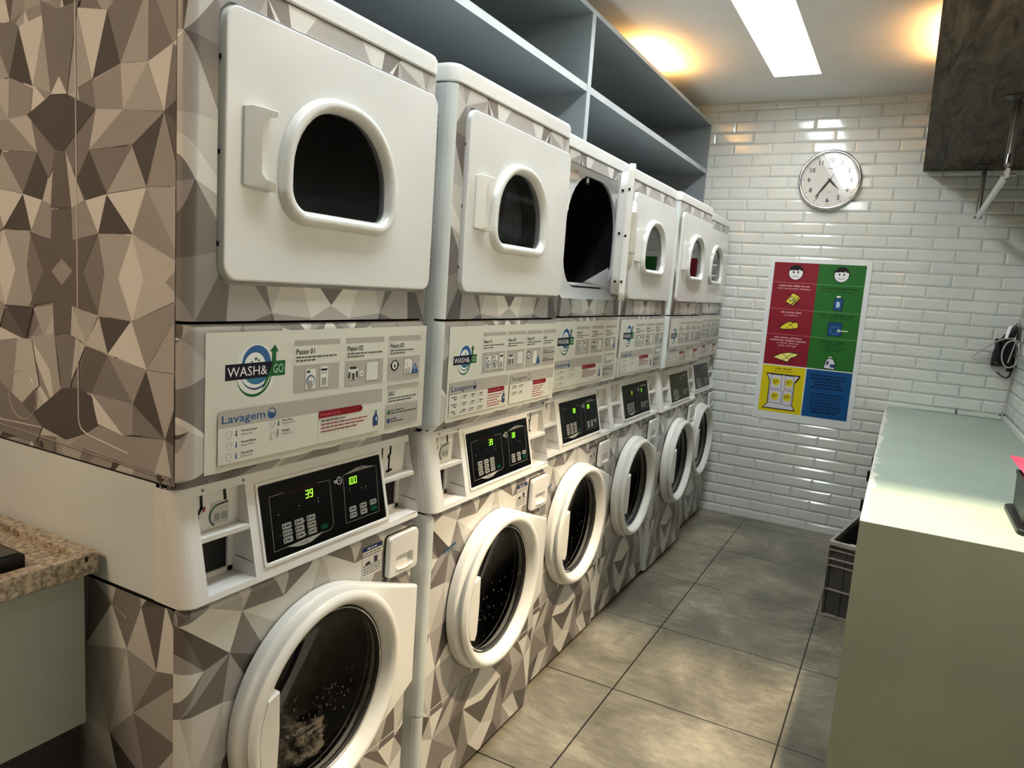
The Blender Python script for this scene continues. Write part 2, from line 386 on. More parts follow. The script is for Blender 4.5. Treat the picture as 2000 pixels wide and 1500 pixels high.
# ------------------------------------------------------------ washer / dryer stacks
W = 0.683
def arc_x(y, r=0.024, w=W):
    if y < r: return -r + math.sqrt(max(r*r - (r-y)**2, 0))
    if y > w-r: return -r + math.sqrt(max(r*r - (y-w+r)**2, 0))
    return 0.0
ARC = [0.0015, 0.004, 0.008, 0.013, 0.019, 0.024]; ARC += [W-a for a in ARC]
ZS, ZCAP, ZTOP, ZW, ZK = 1.366, 1.9328, 1.979, 0.8663, 0.303
def console_x(z): return 0.015 - (z-0.866)*0.21
MESH = {}
def cached(key, fn):
    if key not in MESH: MESH[key] = fn()
    return MESH[key]
WHITE = lin('#d6d9d6')
def front_cols(polys, bare):
    return polys
def build_body(wrap_side):
    mb = MB(); mb.mi = 0
    a, b_ = -0.70, -0.0235
    # inner carcass plates (dark steel), side skins
    mb.mi = 2
    for z0, z1 in ((0.02, ZW-.003), (ZW+.002, 1.930)):
        for ya, yb in ((.002, .004), (W-.004, W-.002)):
            if z0 < 1: mb.box(a, b_, ya, yb, z0, z1) if z1 < ZW else None
            if z1 > 1: mb.box(a, -.078, ya, yb, z0, 1.082); mb.box(a, b_, ya, yb, 1.083, z1)
        mb.box(a, a+.01, .002, W-.002, z0, z1)
        mb.box(a, b_ if z0 < .5 else -.078, .002, W-.002, z0, z0+.01); mb.box(a, b_, .002, W-.002, z1-.01, z1)
    mb.box(a, -.062, .006, W-.006, 1.066, 1.078)
    for yy in (.001, W-.001):
        for z0, z1, kind in ((.02, ZW-.002, 'w'), (ZW+.004, 1.083, 'c'), (1.087, 1.930, 'd')):
            if yy < .1 and wrap_side and kind != 'c': continue
            be = -.072 if kind == 'c' else b_+.001
            mb.mi = 1; mb.poly([(a, yy, z0), (be, yy, z0), (be, yy, z1), (a, yy, z1)])
    if wrap_side:
        mp = lambda u, v: (u, 0.0, v)
        mb.mi = 0; base = pattern(-.72, 0.02, 0.0, 1.95, 11, .085, .12)
        for z0, z1 in ((.02, ZW-.002), (1.087, 1.930)):
            s = sheet(base, (a, b_+.001, z0, z1), mp); s.m = [0]*len(s.m); mb.merge(s)
        polys = []
        for it in SIDE.split(';'):
            q = it.split(); polys.append(([tuple(int(k)/1000 for k in p.split(',')) for p in q[1:]], PAL[int(q[0])]))
        seen = set(); kk = 0
        for P_ in polys:
            key = str(sorted(P_[0]))
            if key in seen: continue
            seen.add(key); kk += 1
            s = sheet([P_], (a, b_+.001, 1.087, 1.930), lambda u, v: (u, -0.0004 - kk*.000012, v)); s.m = [0]*len(s.m); mb.merge(s)
        # embossed creases of the sheet metal, on the skin
        mb.mi = 0; mb.col = lin('#cfc9c2')  # pale tone paints in their bright highlight, along with worn wrap
        cr_ = [(-.286, 1.92), (-.288, 1.45), (-.290, 1.165), (-.283, 1.148), (-.265, 1.140), (-.145, 1.124)]
        mb.tube([(x, -.0016, z) for x, z in cr_], .0012, 6)
        mb.tube([(x, -.0016, z) for x, z in ((-.556, 1.92), (-.560, 1.45), (-.566, 1.14), (-.555, 1.125), (-.41, 1.13))], .0012, 6)
        mb.col = lin('#8f8782'); mb.tube([(x, -.0016, z) for x, z in ((-.68, 1.118), (-.45, 1.112), (-.035, 1.098), (-.030, 1.088))], .0016, 6)
        mb.col = lin('#b0a8a0'); mb.tube([(-.475 + .048*math.cos(k), -.0016, 1.185 + .048*math.sin(k)) for k in [2*PI*i/24 for i in range(25)]], .0009, 6)
        mb.col = lin('#7a716c'); mb.tube([(x, -.0016, z) for x, z in ((-.24, .845), (-.20, .835), (-.15, .815))], .001, 6)
    mb.mi = 1; mb.tube([(-.0245, .0005, .87), (-.060, .0005, 1.083)], .001, 6)
    return mb.mesh('cabinet', [M_wrap, M_sidewhite, M_seal, M_enamel])
def build_front(kind, bare):
    """wrapped front panels, with rounded ends; bare: the first strip round the corner stays white enamel"""
    cuts = ARC
    axis = 0.3415
    pat = pattern(-.02, .72, 0, 2.0, {'dryer': 21, 'lower': 22, 'washer': 25, 'kick': 25}[kind], .078, .105, axis=axis)
    if bare: pat = [(p, c) for p, c in pat]
    hole = None; xo = lambda z: 0.0; cv = ()
    if kind == 'dryer': clip = (0, W, ZS+.003, ZCAP-.003); hole = rr(.060, .673, 1.432, 1.892, .034, 4)
    if kind == 'lower':
        clip = (0, W, 1.0785, ZS-.003); cv = (1.084, 1.09, 1.1, 1.107, 1.352, 1.358, 1.3605)
        xo = lambda z: (-0.023*(1.100-z)/0.022 if z < 1.1 else 0) - (0.004*((z-1.352)/.011)**2 if z > 1.352 else 0)
    if kind == 'washer': clip = (0, W, ZK+.0015, ZW-.003); hole = [(.332 + .197*math.cos(2*PI*k/40), .565 + .197*math.sin(2*PI*k/40)) for k in range(40)]
    if kind == 'washer':
        cv = (.850, .856, .860); xo = lambda z: -(0.012*((z-.850)/.0133)**2 if z > .85 else 0)
    if kind == 'kick': clip = (0, W, .022, ZK-.0015)
    mp = lambda u, v: (arc_x(u) + xo(v), u, v)
    s = sheet(pat, clip, mp, hole, cuts, cv)
    out = MB(); out.merge(s)
    if bare:
        for i, f in enumerate(out.f):
            if sum(out.v[k][1] for k in f)/len(f) < .019: out.m[i] = 1
    # plain turned-in edges give the sheet its thickness
    z0, z1 = clip[2], clip[3]; ys = sorted([0, W] + list(cuts))
    out.mi = 1
    for zz in (z0, z1):
        out.loft([[(arc_x(y)+xo(zz), y, zz) for y in ys], [(arc_x(y)+xo(zz)-.018, min(max(y, .004), W-.004), zz) for y in ys]], False, False, close=False)
    if hole:
        out.loft([X(hole, 0), X(hole, -.016)], False, False)
    return out.mesh(kind + '_front', [M_wrap, M_sidewhite])

def door_outline(n=96):
    """washer door outline, star shaped about its centre, as radius per angle"""
    yc, zc, R = .332, .565, .237; t1, t2 = (.672-yc, .692-zc), (.672-yc, .432-zc)
    ang = math.atan2; pts = []
    a1 = ang(t1[1], t1[0]) + math.acos(R/math.hypot(*t1)); a2 = ang(t2[1], t2[0]) - math.acos(R/math.hypot(*t2))
    T1 = (R*math.cos(a1), R*math.sin(a1)); T2 = (R*math.cos(a2), R*math.sin(a2))
    segs = [(T2, t2), (t2, t1), (t1, T1)]
    angs = [2*PI*k/n for k in range(n)] + [ang(t1[1], t1[0]) % (2*PI), ang(t2[1], t2[0]) % (2*PI)]
    angs.sort(); out = []
    for a in angs:
        d = (math.cos(a), math.sin(a)); best = R
        for p, q in segs:
            ex, ey = q[0]-p[0], q[1]-p[1]; den = d[0]*ey - d[1]*ex
            if abs(den) < 1e-9: continue
            t = (p[0]*ey - p[1]*ex)/den; s_ = (p[0]*d[1] - p[1]*d[0])/den
            if t > 0 and -1e-6 <= s_ <= 1+1e-6: best = max(best, t)
        out.append((a, best))
    return out
def build_washer_door():
    O = door_outline(); yc, zc = .332, .565
    def L(x, fn, ear=0):
        pts = []
        for a, r in O:
            q = fn(r); e = max(0, q*math.cos(a) - .237)
            pts.append((x - ear*min(e/.1, 1), yc + q*math.cos(a), zc + q*math.sin(a)))
        return pts
    mb = MB()
    mb.loft([L(.003, lambda r: r-.004), L(.006, lambda r: r), L(.026, lambda r: r, .010), L(.032, lambda r: r-.0035, .010), L(.0345, lambda r: r-.010, .010), L(.037, lambda r: min(r-.02, .2335), .010),
             L(.052, lambda r: .2285), L(.060, lambda r: .2225), L(.0625, lambda r: .214), L(.060, lambda r: .206), L(.050, lambda r: .1985), L(.034, lambda r: .1915), L(.022, lambda r: .188), L(.003, lambda r: .188)], False, False)
    return mb.mesh('ring', [M_ring], ang=50)
def build_washer_glass():
    mb = MB(); loops = []
    for r, x in ((.1875, .024), (.170, .022), (.150, .014), (.12, .004), (.08, -.008), (.04, -.014), (.012, -.016)):
        loops.append([(x, .332 + r*math.cos(2*PI*k/48), .565 + r*math.sin(2*PI*k/48)) for k in range(48)])
    mb.loft(loops, False, True); return mb.mesh('glass', [M_portglass], ang=80)
def build_washer_seal():
    mb = MB(); circ = lambda r, x: [(x, .332 + r*math.cos(2*PI*k/48), .565 + r*math.sin(2*PI*k/48)) for k in range(48)]
    mb.loft([circ(.1885, .031), circ(.1845, .031), circ(.181, .026), circ(.180, .020)], False, False)
    mb.mi = 1; mb.loft([circ(.186, .0315), circ(.1845, .033), circ(.183, .0315)], False, False)
    return mb.mesh('rim', [M_seal, M_chrome])
def build_handle_tab():
    prof = [(.076, .478), (.088, .462), (.135, .470), (.150, .480), (.156, .570), (.152, .652), (.150, .662), (.112, .664), (.092, .655), (.080, .640)]
    mb = MB(); cy = sum(p[0] for p in prof)/len(prof); cz = sum(p[1] for p in prof)/len(prof)
    sc = lambda k: [(cy + (p[0]-cy)*k, cz + (p[1]-cz)*k) for p in prof]
    prof = [(.137, .488), (.156, .480), (.164, .500), (.168, .580), (.166, .664), (.141, .654), (.127, .610), (.122, .565), (.127, .520)]
    cy = .145; cz = .566; hx = lambda p_: .0615 + .005*min(max((p_[0]-.122)/.04, 0), 1)
    ins = sc2(prof, cy, cz, .95)
    mb.loft([X(prof, .036), [(hx(p_)-.003, *p_) for p_ in prof], [(hx(p_), *q_) for p_, q_ in zip(prof, ins)]]); return mb.mesh('tab', [M_ring])
def sc2(prof, cy, cz, k): return [(cy + (p[0]-cy)*k, cz + (p[1]-cz)*(1-(1-k)*.35)) for p in prof]
def build_drum(kind):
    mb = MB()
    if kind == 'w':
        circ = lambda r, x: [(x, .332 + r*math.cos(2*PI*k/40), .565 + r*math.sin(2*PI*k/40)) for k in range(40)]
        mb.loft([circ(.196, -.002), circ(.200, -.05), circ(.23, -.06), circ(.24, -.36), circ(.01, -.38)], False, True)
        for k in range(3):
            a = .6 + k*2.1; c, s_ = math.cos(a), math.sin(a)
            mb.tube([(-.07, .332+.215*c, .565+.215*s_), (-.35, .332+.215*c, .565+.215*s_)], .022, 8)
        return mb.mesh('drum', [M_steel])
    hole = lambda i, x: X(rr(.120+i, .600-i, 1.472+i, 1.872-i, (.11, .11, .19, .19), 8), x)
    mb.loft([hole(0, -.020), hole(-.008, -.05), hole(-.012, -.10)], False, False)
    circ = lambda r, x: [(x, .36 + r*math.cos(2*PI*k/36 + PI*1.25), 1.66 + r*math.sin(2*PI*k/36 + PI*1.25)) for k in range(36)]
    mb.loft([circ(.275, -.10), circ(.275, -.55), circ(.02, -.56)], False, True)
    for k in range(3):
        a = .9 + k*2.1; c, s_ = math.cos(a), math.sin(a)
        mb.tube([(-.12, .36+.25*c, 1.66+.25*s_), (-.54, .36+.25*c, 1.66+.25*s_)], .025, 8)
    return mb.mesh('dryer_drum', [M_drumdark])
def build_well():
    mb = MB(); outer = rr(.060, .673, 1.432, 1.892, .034, 8); inner = rr(.120, .600, 1.472, 1.872, (.11, .11, .19, .19), 8)
    mb.loft([X(outer, -.015), X(inner, -.020), X(inner, -.03)], False, False)
    mb.mi = 1; mb.box(-.0185, -.0165, .255, .285, 1.842, 1.868); mb.mi = 0; mb.box(-.0185, -.0155, .262, .278, 1.848, 1.862)
    mb.mi = 2; mb.disc((-.0165, .075, 1.455), .009); mb.disc((-.016, .075, 1.455), .005)
    mb.mi = 3; mb.col = lin('#b7a79a'); mb.poly([(-.0135, .075, 1.83), (-.0135, .18, 1.845), (-.0135, .18, 1.872), (-.0135, .075, 1.862)])
    mb.col = lin('#e9e9e4'); mb.poly([(-.0135, .066, 1.70), (-.0135, .118, 1.735), (-.0135, .118, 1.80), (-.0135, .066, 1.80)])
    mb.col = lin('#a8432c'); mb.poly([(-.0130, .068, 1.755), (-.0130, .108, 1.76), (-.0130, .108, 1.778), (-.0130, .068, 1.776)])
    mb.col = lin('#1c1614'); mb.poly([(-.0128, .068, 1.66), (-.0128, .098, 1.68), (-.0128, .104, 1.755), (-.0128, .068, 1.752)])
    return mb.mesh('well', [M_enamel, M_black, M_chrome, M_ink])
def win_loop(i, x): # D-shaped window outline: arched top, flat bottom
    return X(rr(.182+i, .512-i, 1.548+i, 1.796-i, (max(.066-i, .01), max(.058-i, .01), max(.155-i*.9, .02), max(.150-i*.9, .02)), 9), x)
def build_dryer_door():
    mb = MB(); o = lambda i, x: X(rr(.066+i, .668-i, 1.438+i, 1.887-i, .030-min(i, .02), 9), x)
    mb.loft([o(0, -.010), o(0, .006), o(.0015, .0095), o(.005, .011), win_loop(.020, .011), win_loop(.020, -.010)], False, False)
    mb.loft([o(0, -.010), win_loop(.020, -.010)], False, False)
    mb.mi = 1
    for zz in (1.50, 1.65, 1.80): mb.disc((.0, .0655, zz), .0001); mb.box(-.008, -.001, .0635, .0665, zz-.004, zz+.004)
    return mb.mesh('door', [M_enamel, M_black])
def build_win_frame():
    mb = MB(); mb.loft([win_loop(0, .010), win_loop(0, .014), win_loop(.004, .024), win_loop(.009, .028), win_loop(.017, .028), win_loop(.019, .025), win_loop(.024, .023), win_loop(.027, .012), win_loop(.028, .002)], False, False)
    return mb.mesh('frame', [M_ring], ang=60)
def build_win_glass():
    mb = MB(); mb.loft([win_loop(.0275, .009), win_loop(.0275, .006)]); return mb.mesh('glass', [M_winglass])
def build_dryer_handle():
    mb = MB(); y0, y1, z0, z1 = .099, .160, 1.600, 1.733
    # spine with two lips closing a scoop that opens toward the window
    prof = [(y0+.002, z0+.003), (y0+.012, z0), (y1, z0-.003), (y1, z0+.008), (y1-.012, z0+.012), (y0+.036, z0+.014), (y0+.027, z0+.024),
            (y0+.027, z1-.024), (y0+.036, z1-.014), (y1-.012, z1-.012), (y1, z1-.008), (y1, z1+.001), (y0+.012, z1+.002), (y0+.002, z1-.002)]
    def at(x): return X(prof, x)
    top = [(0.014 + .018*min((p[0]-y0)/.03, 1), p[0], p[1]) for p in prof]
    mid = [(0.012 + .016*min((p[0]-y0)/.03, 1), p[0], p[1]) for p in prof]
    ins = [(t_[0]+.001, t_[1] + (y0+.02-t_[1])*.05, t_[2] + (1.6665-t_[2])*.02) for t_ in top]
    mb.loft([at(.0105), mid, top, ins])
    mb.poly([(.0125, y0+.030, z0+.012), (.0125, y1-.003, z0+.006), (.0125, y1-.003, z1-.006), (.0125, y0+.030, z1-.012)])
    return mb.mesh('handle', [M_ring], ang=40)
def build_cap():
    mb = MB(); q = lambda i, z: [(x, y, z) for x, y in rr(-.70+i, .004-i, .001+i, W-.001-i, .028, 6)]
    mb.loft([q(.002, ZCAP), q(0, ZCAP+.003), q(0, ZTOP-.014), q(.004, ZTOP-.005), q(.012, ZTOP)]); return mb.mesh('cap', [M_enamel])
def build_console():
    z0, z1 = ZW+.003, 1.0775
    ys = sorted(set([0, W] + ARC + [.045, .152, .556, .672])); zs = [z0, z0+.004, .884, 1.060, z1]
    rec = [(.045, .152), (.556, .672)]; mb = MB()
    P = lambda y, z: (arc_x(y, .024) + console_x(z) - (.006 if z == z0 else 0), y, z)
    for i in range(len(ys)-1):
        for j in range(len(zs)-1):
            a, b_, c, d = ys[i], ys[i+1], zs[j], zs[j+1]
            if any(a >= r0-1e-6 and b_ <= r1+1e-6 for r0, r1 in rec) and j == 2: continue
            mb.poly([P(a, c), P(b_, c), P(b_, d), P(a, d)])
    for yy in (0, W):
        e_ = .0008 if yy == 0 else -.0008
        mb.loft([[P(yy, z) for z in zs], [(-.075, yy + e_, z) for z in zs]], False, False, close=False)
    mb.loft([[P(y, z0) for y in ys], [(-.03, min(max(y, .004), W-.004), z0) for y in ys]], False, False, close=False)
    for r0, r1 in rec:
        xb = -.060; zz0, zz1 = .884, 1.060
        F = lambda y, z: P(y, z); B = lambda y, z: (xb, y, z)
        mb.poly([F(r0, zz0), F(r1, zz0), B(r1, zz0), B(r0, zz0)]); mb.poly([F(r0, zz1), F(r1, zz1), B(r1, zz1), B(r0, zz1)])
        mb.poly([F(r0, zz0), F(r0, zz1), B(r0, zz1), B(r0, zz0)]); mb.poly([F(r1, zz0), F(r1, zz1), B(r1, zz1), B(r1, zz0)])
        # shelf strip between coin plate and coin box
        xs = console_x(.978); mb.box(-.060, xs-.001, r0, r1, .976, .985)
        mb.box(-.060, -.040, r0, r1, .985, 1.060)            # coin plate block
        # rear frame round the coin box opening
        mb.box(-.064, -.054, r1-.012, r1, .884, .976); mb.box(-.064, -.054, r0, r1, .884, .894)
        mb.mi = 1; mb.box(-.063, -.0590, r0+.001, r1-.012, .894, .976); mb.disc((-.0585, r1-.024, .925), .007); mb.mi = 0  # black face stands in for the dark depth of the open coin bay
        mb.mi = 2; mb.tube([(-.045, r1-.0008, .915), (console_x(.912)-.004, r1-.0008, .912)], .0006, 6); mb.mi = 0
    # bezel of the display
    def dq(i, dx):
        return [(console_x(z) + dx, y, z) for y, z in rr(.172+i, .552-i, .894+i, 1.056-i, .006, 3)]
    mb.loft([dq(0, 0), dq(.001, .003), dq(.006, .003), dq(.008, .0005)], False, False)
    mb.mi = 3; mb.disc((console_x(1.066)+.001, .060, 1.067), .003); mb.disc((console_x(1.066)+.001, .150, 1.067), .003)
    return mb.mesh('console', [M_plastic, M_black, M_seal, M_screw])
def cmap(u, v, h): return (console_x(v) + 0.0010 + h*1.5, u, v)
def seg7(p, s, u, v, h, col):
    wd = h*.5; t = h*.11
    S = {'0': 'abcdef', '1': 'bc', '2': 'abged', '3': 'abgcd', '8': 'abcdefg', '9': 'abcdfg', '.': ''}
    for ch in s:
        if ch == '1': u -= wd*.45
        if ch == '.': p.rect(u-t*1.2, u-t*.2, v, v+t, col); continue
        for k in S[ch]:
            sk = .12*h
            g = {'a': ((0, 1), (1, 1)), 'b': ((1, 1), (1, .5)), 'c': ((1, .5), (1, 0)), 'd': ((0, 0), (1, 0)), 'e': ((0, .5), (0, 0)), 'f': ((0, 1), (0, .5)), 'g': ((0, .5), (1, .5))}[k]
            q = [(u + a*wd + b_*sk, v + b_*h) for a, b_ in g]
            p.line(q, t, col)
        u += wd + h*.32
def build_display(txt1, txt2):
    p = Print(cmap); p.rect(.180, .544, .902, 1.048, '#020203')
    G = '#8d8d88'; D_ = '#232325'
    p.mi = 0
    fr = '#77776f'
    p.line([(.243, 1.024), (.204, 1.023), (.201, .918), (.236, .918)], .0012, fr); p.line([(.336, 1.024), (.373, 1.023), (.370, .930), (.360, .921), (.336, .920)], .0012, fr)
    p.text('speed queen', .247, 1.0195, .0070, '#3a0d10', width=.084)
    p.line([(.416, 1.024), (.408, .921), (.521, .921), (.529, 1.025)], .0012, fr)
    p.P([(.416, 1.024), (.462, 1.033), (.482, 1.033), (.529, 1.025), (.482, 1.0255)], '#86867f'); p.text('DRYER', .473, 1.0272, .0042, '#101010', 'c')
    p.P([(.232, .919), (.278, .921), (.338, .922), (.300, .9115), (.278, .9105), (.262, .912)], '#9b9b94'); p.text('WASHER', .280, .9135, .0045, '#101010', 'c')
    for i in range(3):
        for j in range(3):
            u = .227 + i*.0335; v = .9262 + j*.0136
            p.rrect(u, u+.0245, v, v+.0115, .002, G); p.rect(u+.003, u+.006, v+.0025, v+.009, D_); p.dash(u+.009, u+.022, v+.0042, .003, D_)
    p.rrect(.331, .351, .9275, .9365, .002, '#07402b')
    for i in range(3):
        for j in range(2):
            u = .422 + i*.0350; v = .928 + j*.0135
            if i == 2 and j == 0: p.rrect(u+.001, u+.023, v, v+.010, .002, '#07402b'); continue
            p.rrect(u, u+.023, v, v+.0112, .002, G); p.rect(u+.003, u+.0055, v+.0025, v+.0088, D_); p.dash(u+.008, u+.020, v+.0042, .003, D_)
    for u, v in ((.278, .990), (.332, .993), (.332, .986), (.221, .985), (.430, .991), (.484, .986), (.470, .986), (.219, .945), (.286, .958), (.286, .930)): p.ell(u, v, .0013, .0013, '#a9a9a9', n=8)
    for u, v in ((.272, .982), (.292, .985), (.312, .986), (.425, .982), (.470, .981), (.482, .981), (.218, .978), (.212, .960), (.209, .945)): p.dash(u, u+.012, v, .0018, '#1d1d20')
    for k in range(9):
        a = 2*PI*k/9; p.line([(.401 + .008*math.cos(a), 1.016 + .008*math.sin(a)), (.401 + .008*math.cos(a+.7), 1.016 + .008*math.sin(a+.7))], .0015, '#c9c9c4')
    p.line([(.401, 1.020), (.401, 1.016), (.404, 1.014)], .0013, '#c9c9c4')
    for k in range(2): p.line([(.384+.003*k, 1.017-.004*k), (.394, 1.018-.004*k)], .0020, '#c9c9c4')
    p.mi = 1
    if txt1: seg7(p, txt1, .298, 1.0010, .0145, '#ffffff')
    if txt2: seg7(p, txt2, .428 if len(txt2) > 2 else .436, 1.0015, .0138, '#ffffff')
    me = p.mesh('display', [attr_mat_disp, M_led], smooth=False); return me
attr_mat_disp = attr_mat('display_print', 0.3); attr_mat_disp.node_tree.nodes['Principled BSDF'].inputs['Specular IOR Level'].default_value = .10
def build_coin(which):
    mb = MB()
    def slot(pts, r):
        for a, b_ in zip(pts[:-1], pts[1:]):
            d = (Vector((0, *b_)) - Vector((0, *a))).normalized(); n = Vector((0, -d.z, d.y))*r
            A = Vector((-.0393, *a)); B = Vector((-.0393, *b_)); mb.poly([A-n-d*r, B-n+d*r, B+n+d*r, A+n-d*r])
    if which == 'l0': slot([(.067, 1.050), (.068, 1.030), (.060, 1.018)], .003); mb.disc((-.0392, .056, 1.012), .0075)
    if which == 'l1': slot([(.118, 1.052), (.120, 1.036)], .0032)
    if which == 'r0': slot([(.580, 1.052), (.580, 1.030), (.577, 1.026)], .0025)
    if which == 'r1':
        slot([(.612, 1.054), (.612, 1.036), (.606, 1.028), (.608, 1.022), (.608, .992)], .003); mb.disc((-.0392, .606, 1.029), .0055); slot([(.600, .992), (.618, .994)], .003)
    return mb.mesh('slot', [M_black], smooth=False)
def build_coin_sticker():
    mb = MB(); mb.col = lin('#b9b9b4'); mb.poly([(-.0391, .088, .992), (-.0391, .128, .992), (-.0391, .128, 1.034), (-.0391, .088, 1.034)])
    mb.col = lin('#111111'); mb.poly([(-.0389, .098, 1.026), (-.0389, .126, 1.029), (-.0389, .126, 1.032), (-.0389, .098, 1.029)])
    for k in range(10):
        a0, a1 = 1.7 + k*.25, 1.7 + (k+1)*.25; mb.col = lin('#2c5a48') if k < 6 else lin('#4a5a72'); q = []
        for a, r in ((a0, .022), (a1, .022), (a1, .0185), (a0, .0185)): q.append((-.0388, .106 + r*math.cos(a), 1.008 + r*math.sin(a)))
        mb.poly(q)
    mb.col = lin('#8a8f8c'); mb.poly([(-.0388, .096, .998), (-.0388, .108, .998), (-.0388, .108, 1.012), (-.0388, .096, 1.012)]); mb.poly([(-.0388, .111, .998), (-.0388, .125, .998), (-.0388, .125, 1.012), (-.0388, .111, 1.012)])
    mb.col = lin('#8a1f24'); mb.poly([(-.0389, .070, 1.020), (-.0389, .076, 1.024), (-.0389, .076, 1.032), (-.0389, .072, 1.030)])
    return mb.mesh('coin_sticker', [M_ink], smooth=False)
def build_drawer():
    mb = MB(); o = lambda i, x: X(rr(.556+i, .672-i, .742+i, .846-i, .012, 8), x); s = lambda i, x: X(rr(.580+i, .650-i, .757+i, .793-i, (.012, .012, .006, .006), 8), x)
    mb.loft([o(0, .001), o(0, .012), o(.002, .016), o(.006, .017), s(0, .017), s(.004, .004)], False, True)
    mb.mi = 1; mb.loft([o(-.0025, .0005), o(-.0025, .0035), o(0, .0035)], False, False); mb.mi = 0
    mb.tube([(.017, .583, .760), (.0185, .615, .757), (.017, .647, .760)], .004, 8)
    return mb.mesh('drawer', [M_plastic, M_seal], ang=40)
def build_hinges(z0, z1):
    mb = MB()
    if 1:
        mb.box(-.012, .004, .668, .674, z0, z1)
        for k in range(5): mb.cyl((.004, .6715, z0 + (z1-z0)*k/5 + .002), (.004, .6715, z0 + (z1-z0)*(k+1)/5 - .002), .0032, 8)
    return mb.mesh('hinge', [M_seal])
# ---- instruction sticker
def smap(u, v, h): return (0.0006 + h, u, v)
def logo(p, u, v, s=1.0):
    B1, B2, GR = '#2f5c93', '#33708f', '#155a2c'
    p.ell(u, v, .046*s, .050*s, '#d8dcd8', n=36); 
    p.ell(u-.004*s, v-.006*s, .041*s, .043*s, GR, n=36); p.ell(u-.005*s, v-.002*s, .0405*s, .0415*s, '#d8dcd8', n=36)
    p.ell(u-.001*s, v+.004*s, .0370*s, .0400*s, '#24355c', n=36); p.ell(u-.002*s, v+.006*s, .0365*s, .0385*s, '#d8dcd8', n=36)
    p.ell(u+.001*s, v+.010*s, .034*s, .036*s, B1, n=36); p.ell(u-.003*s, v+.006*s, .025*s, .027*s, '#dfe3df', n=30)
    p.ell(u-.003*s, v+.004*s, .027*s, .028*s, B2, n=24, a0=PI+.25, a1=2*PI-.25)
    for du, dv, r in ((-.010, .016, .0022), (-.001, .021, .0034), (.006, .018, .0024)): p.ell(u+du*s, v+dv*s, r*s, r*s, '#5c6664', n=10)
    q = [(-.069, -.0145), (.070, -.0135), (.070, .0150), (-.069, .0140)]
    p.P([(u+a*s, v+b_*s) for a, b_ in q], '#0a0a1e')
    p.P([(u+a*s, v+b_*s) for a, b_ in ((.029, -.0138), (.070, -.0135), (.070, .0150), (.040, .0146))], GR)
    p.P([(u+a*s, v+b_*s) for a, b_ in ((.014, -.038), (.024, -.028), (.040, .000), (.033, -.002), (.020, -.022))], GR)
    p.P([(u+a*s, v+b_*s) for a, b_ in ((.036, .012), (.047, .012), (.047, .033), (.053, .031), (.044, .046), (.031, .033), (.037, .033))], GR)
    p.text('WASH&', u-.064*s, v-.0085*s, .0175*s, '#dfe0e6', width=.090*s); p.text('GO', u+.041*s, v-.0080*s, .0175*s, '#a9d3b0', width=.025*s)
def drop(p, u, v, s, col): p.P([(u, v+s), (u+.45*s, v+.2*s), (u+.5*s, v-.2*s), (u+.25*s, v-.5*s), (u-.25*s, v-.5*s), (u-.5*s, v-.2*s), (u-.45*s, v+.2*s)], col)
def machine_icon(p, u, v, s, body='#d6d8d2', arc='#3f5f86'):
    p.rect(u-.7*s, u+.7*s, v-s, v+s, body); p.rect(u-.55*s, u-.1*s, v+.62*s, v+.85*s, '#1a1a1a'); p.ell(u, v-.2*s, .6*s, .62*s, arc, n=18); p.ell(u+.05*s, v-.25*s, .45*s, .5*s, body, n=16)
def shirt(p, u, v, s, col='#8a8a86'):
    p.line([(u-.5*s, v+.5*s), (u-.15*s, v+.6*s), (u+.15*s, v+.6*s), (u+.5*s, v+.5*s), (u+.75*s, v+.1*s), (u+.42*s, v+.05*s), (u+.38*s, v-.7*s), (u-.38*s, v-.7*s), (u-.42*s, v+.05*s), (u-.75*s, v+.1*s), (u-.5*s, v+.5*s)], .0007, col)
def thermo(p, u, v, s, col): p.rrect(u-.18*s, u+.18*s, v-.5*s, v+.9*s, .17*s, col); p.ell(u, v-.5*s, .34*s, .34*s, col, n=12)
def jug(p, u, v, s, col='#23406e'):
    p.P([(u-.5*s, v-s), (u+.5*s, v-s), (u+.5*s, v+.1*s), (u+.2*s, v+.6*s), (u+.2*s, v+.8*s), (u-.12*s, v+.8*s), (u-.12*s, v+.55*s), (u-.5*s, v+.2*s)], col)
    p.rect(u-.05*s, u+.2*s, v+.8*s, v+1.05*s, col); p.ell(u+.15*s, v-.1*s, .14*s, .3*s, '#d6d8d2', n=10)
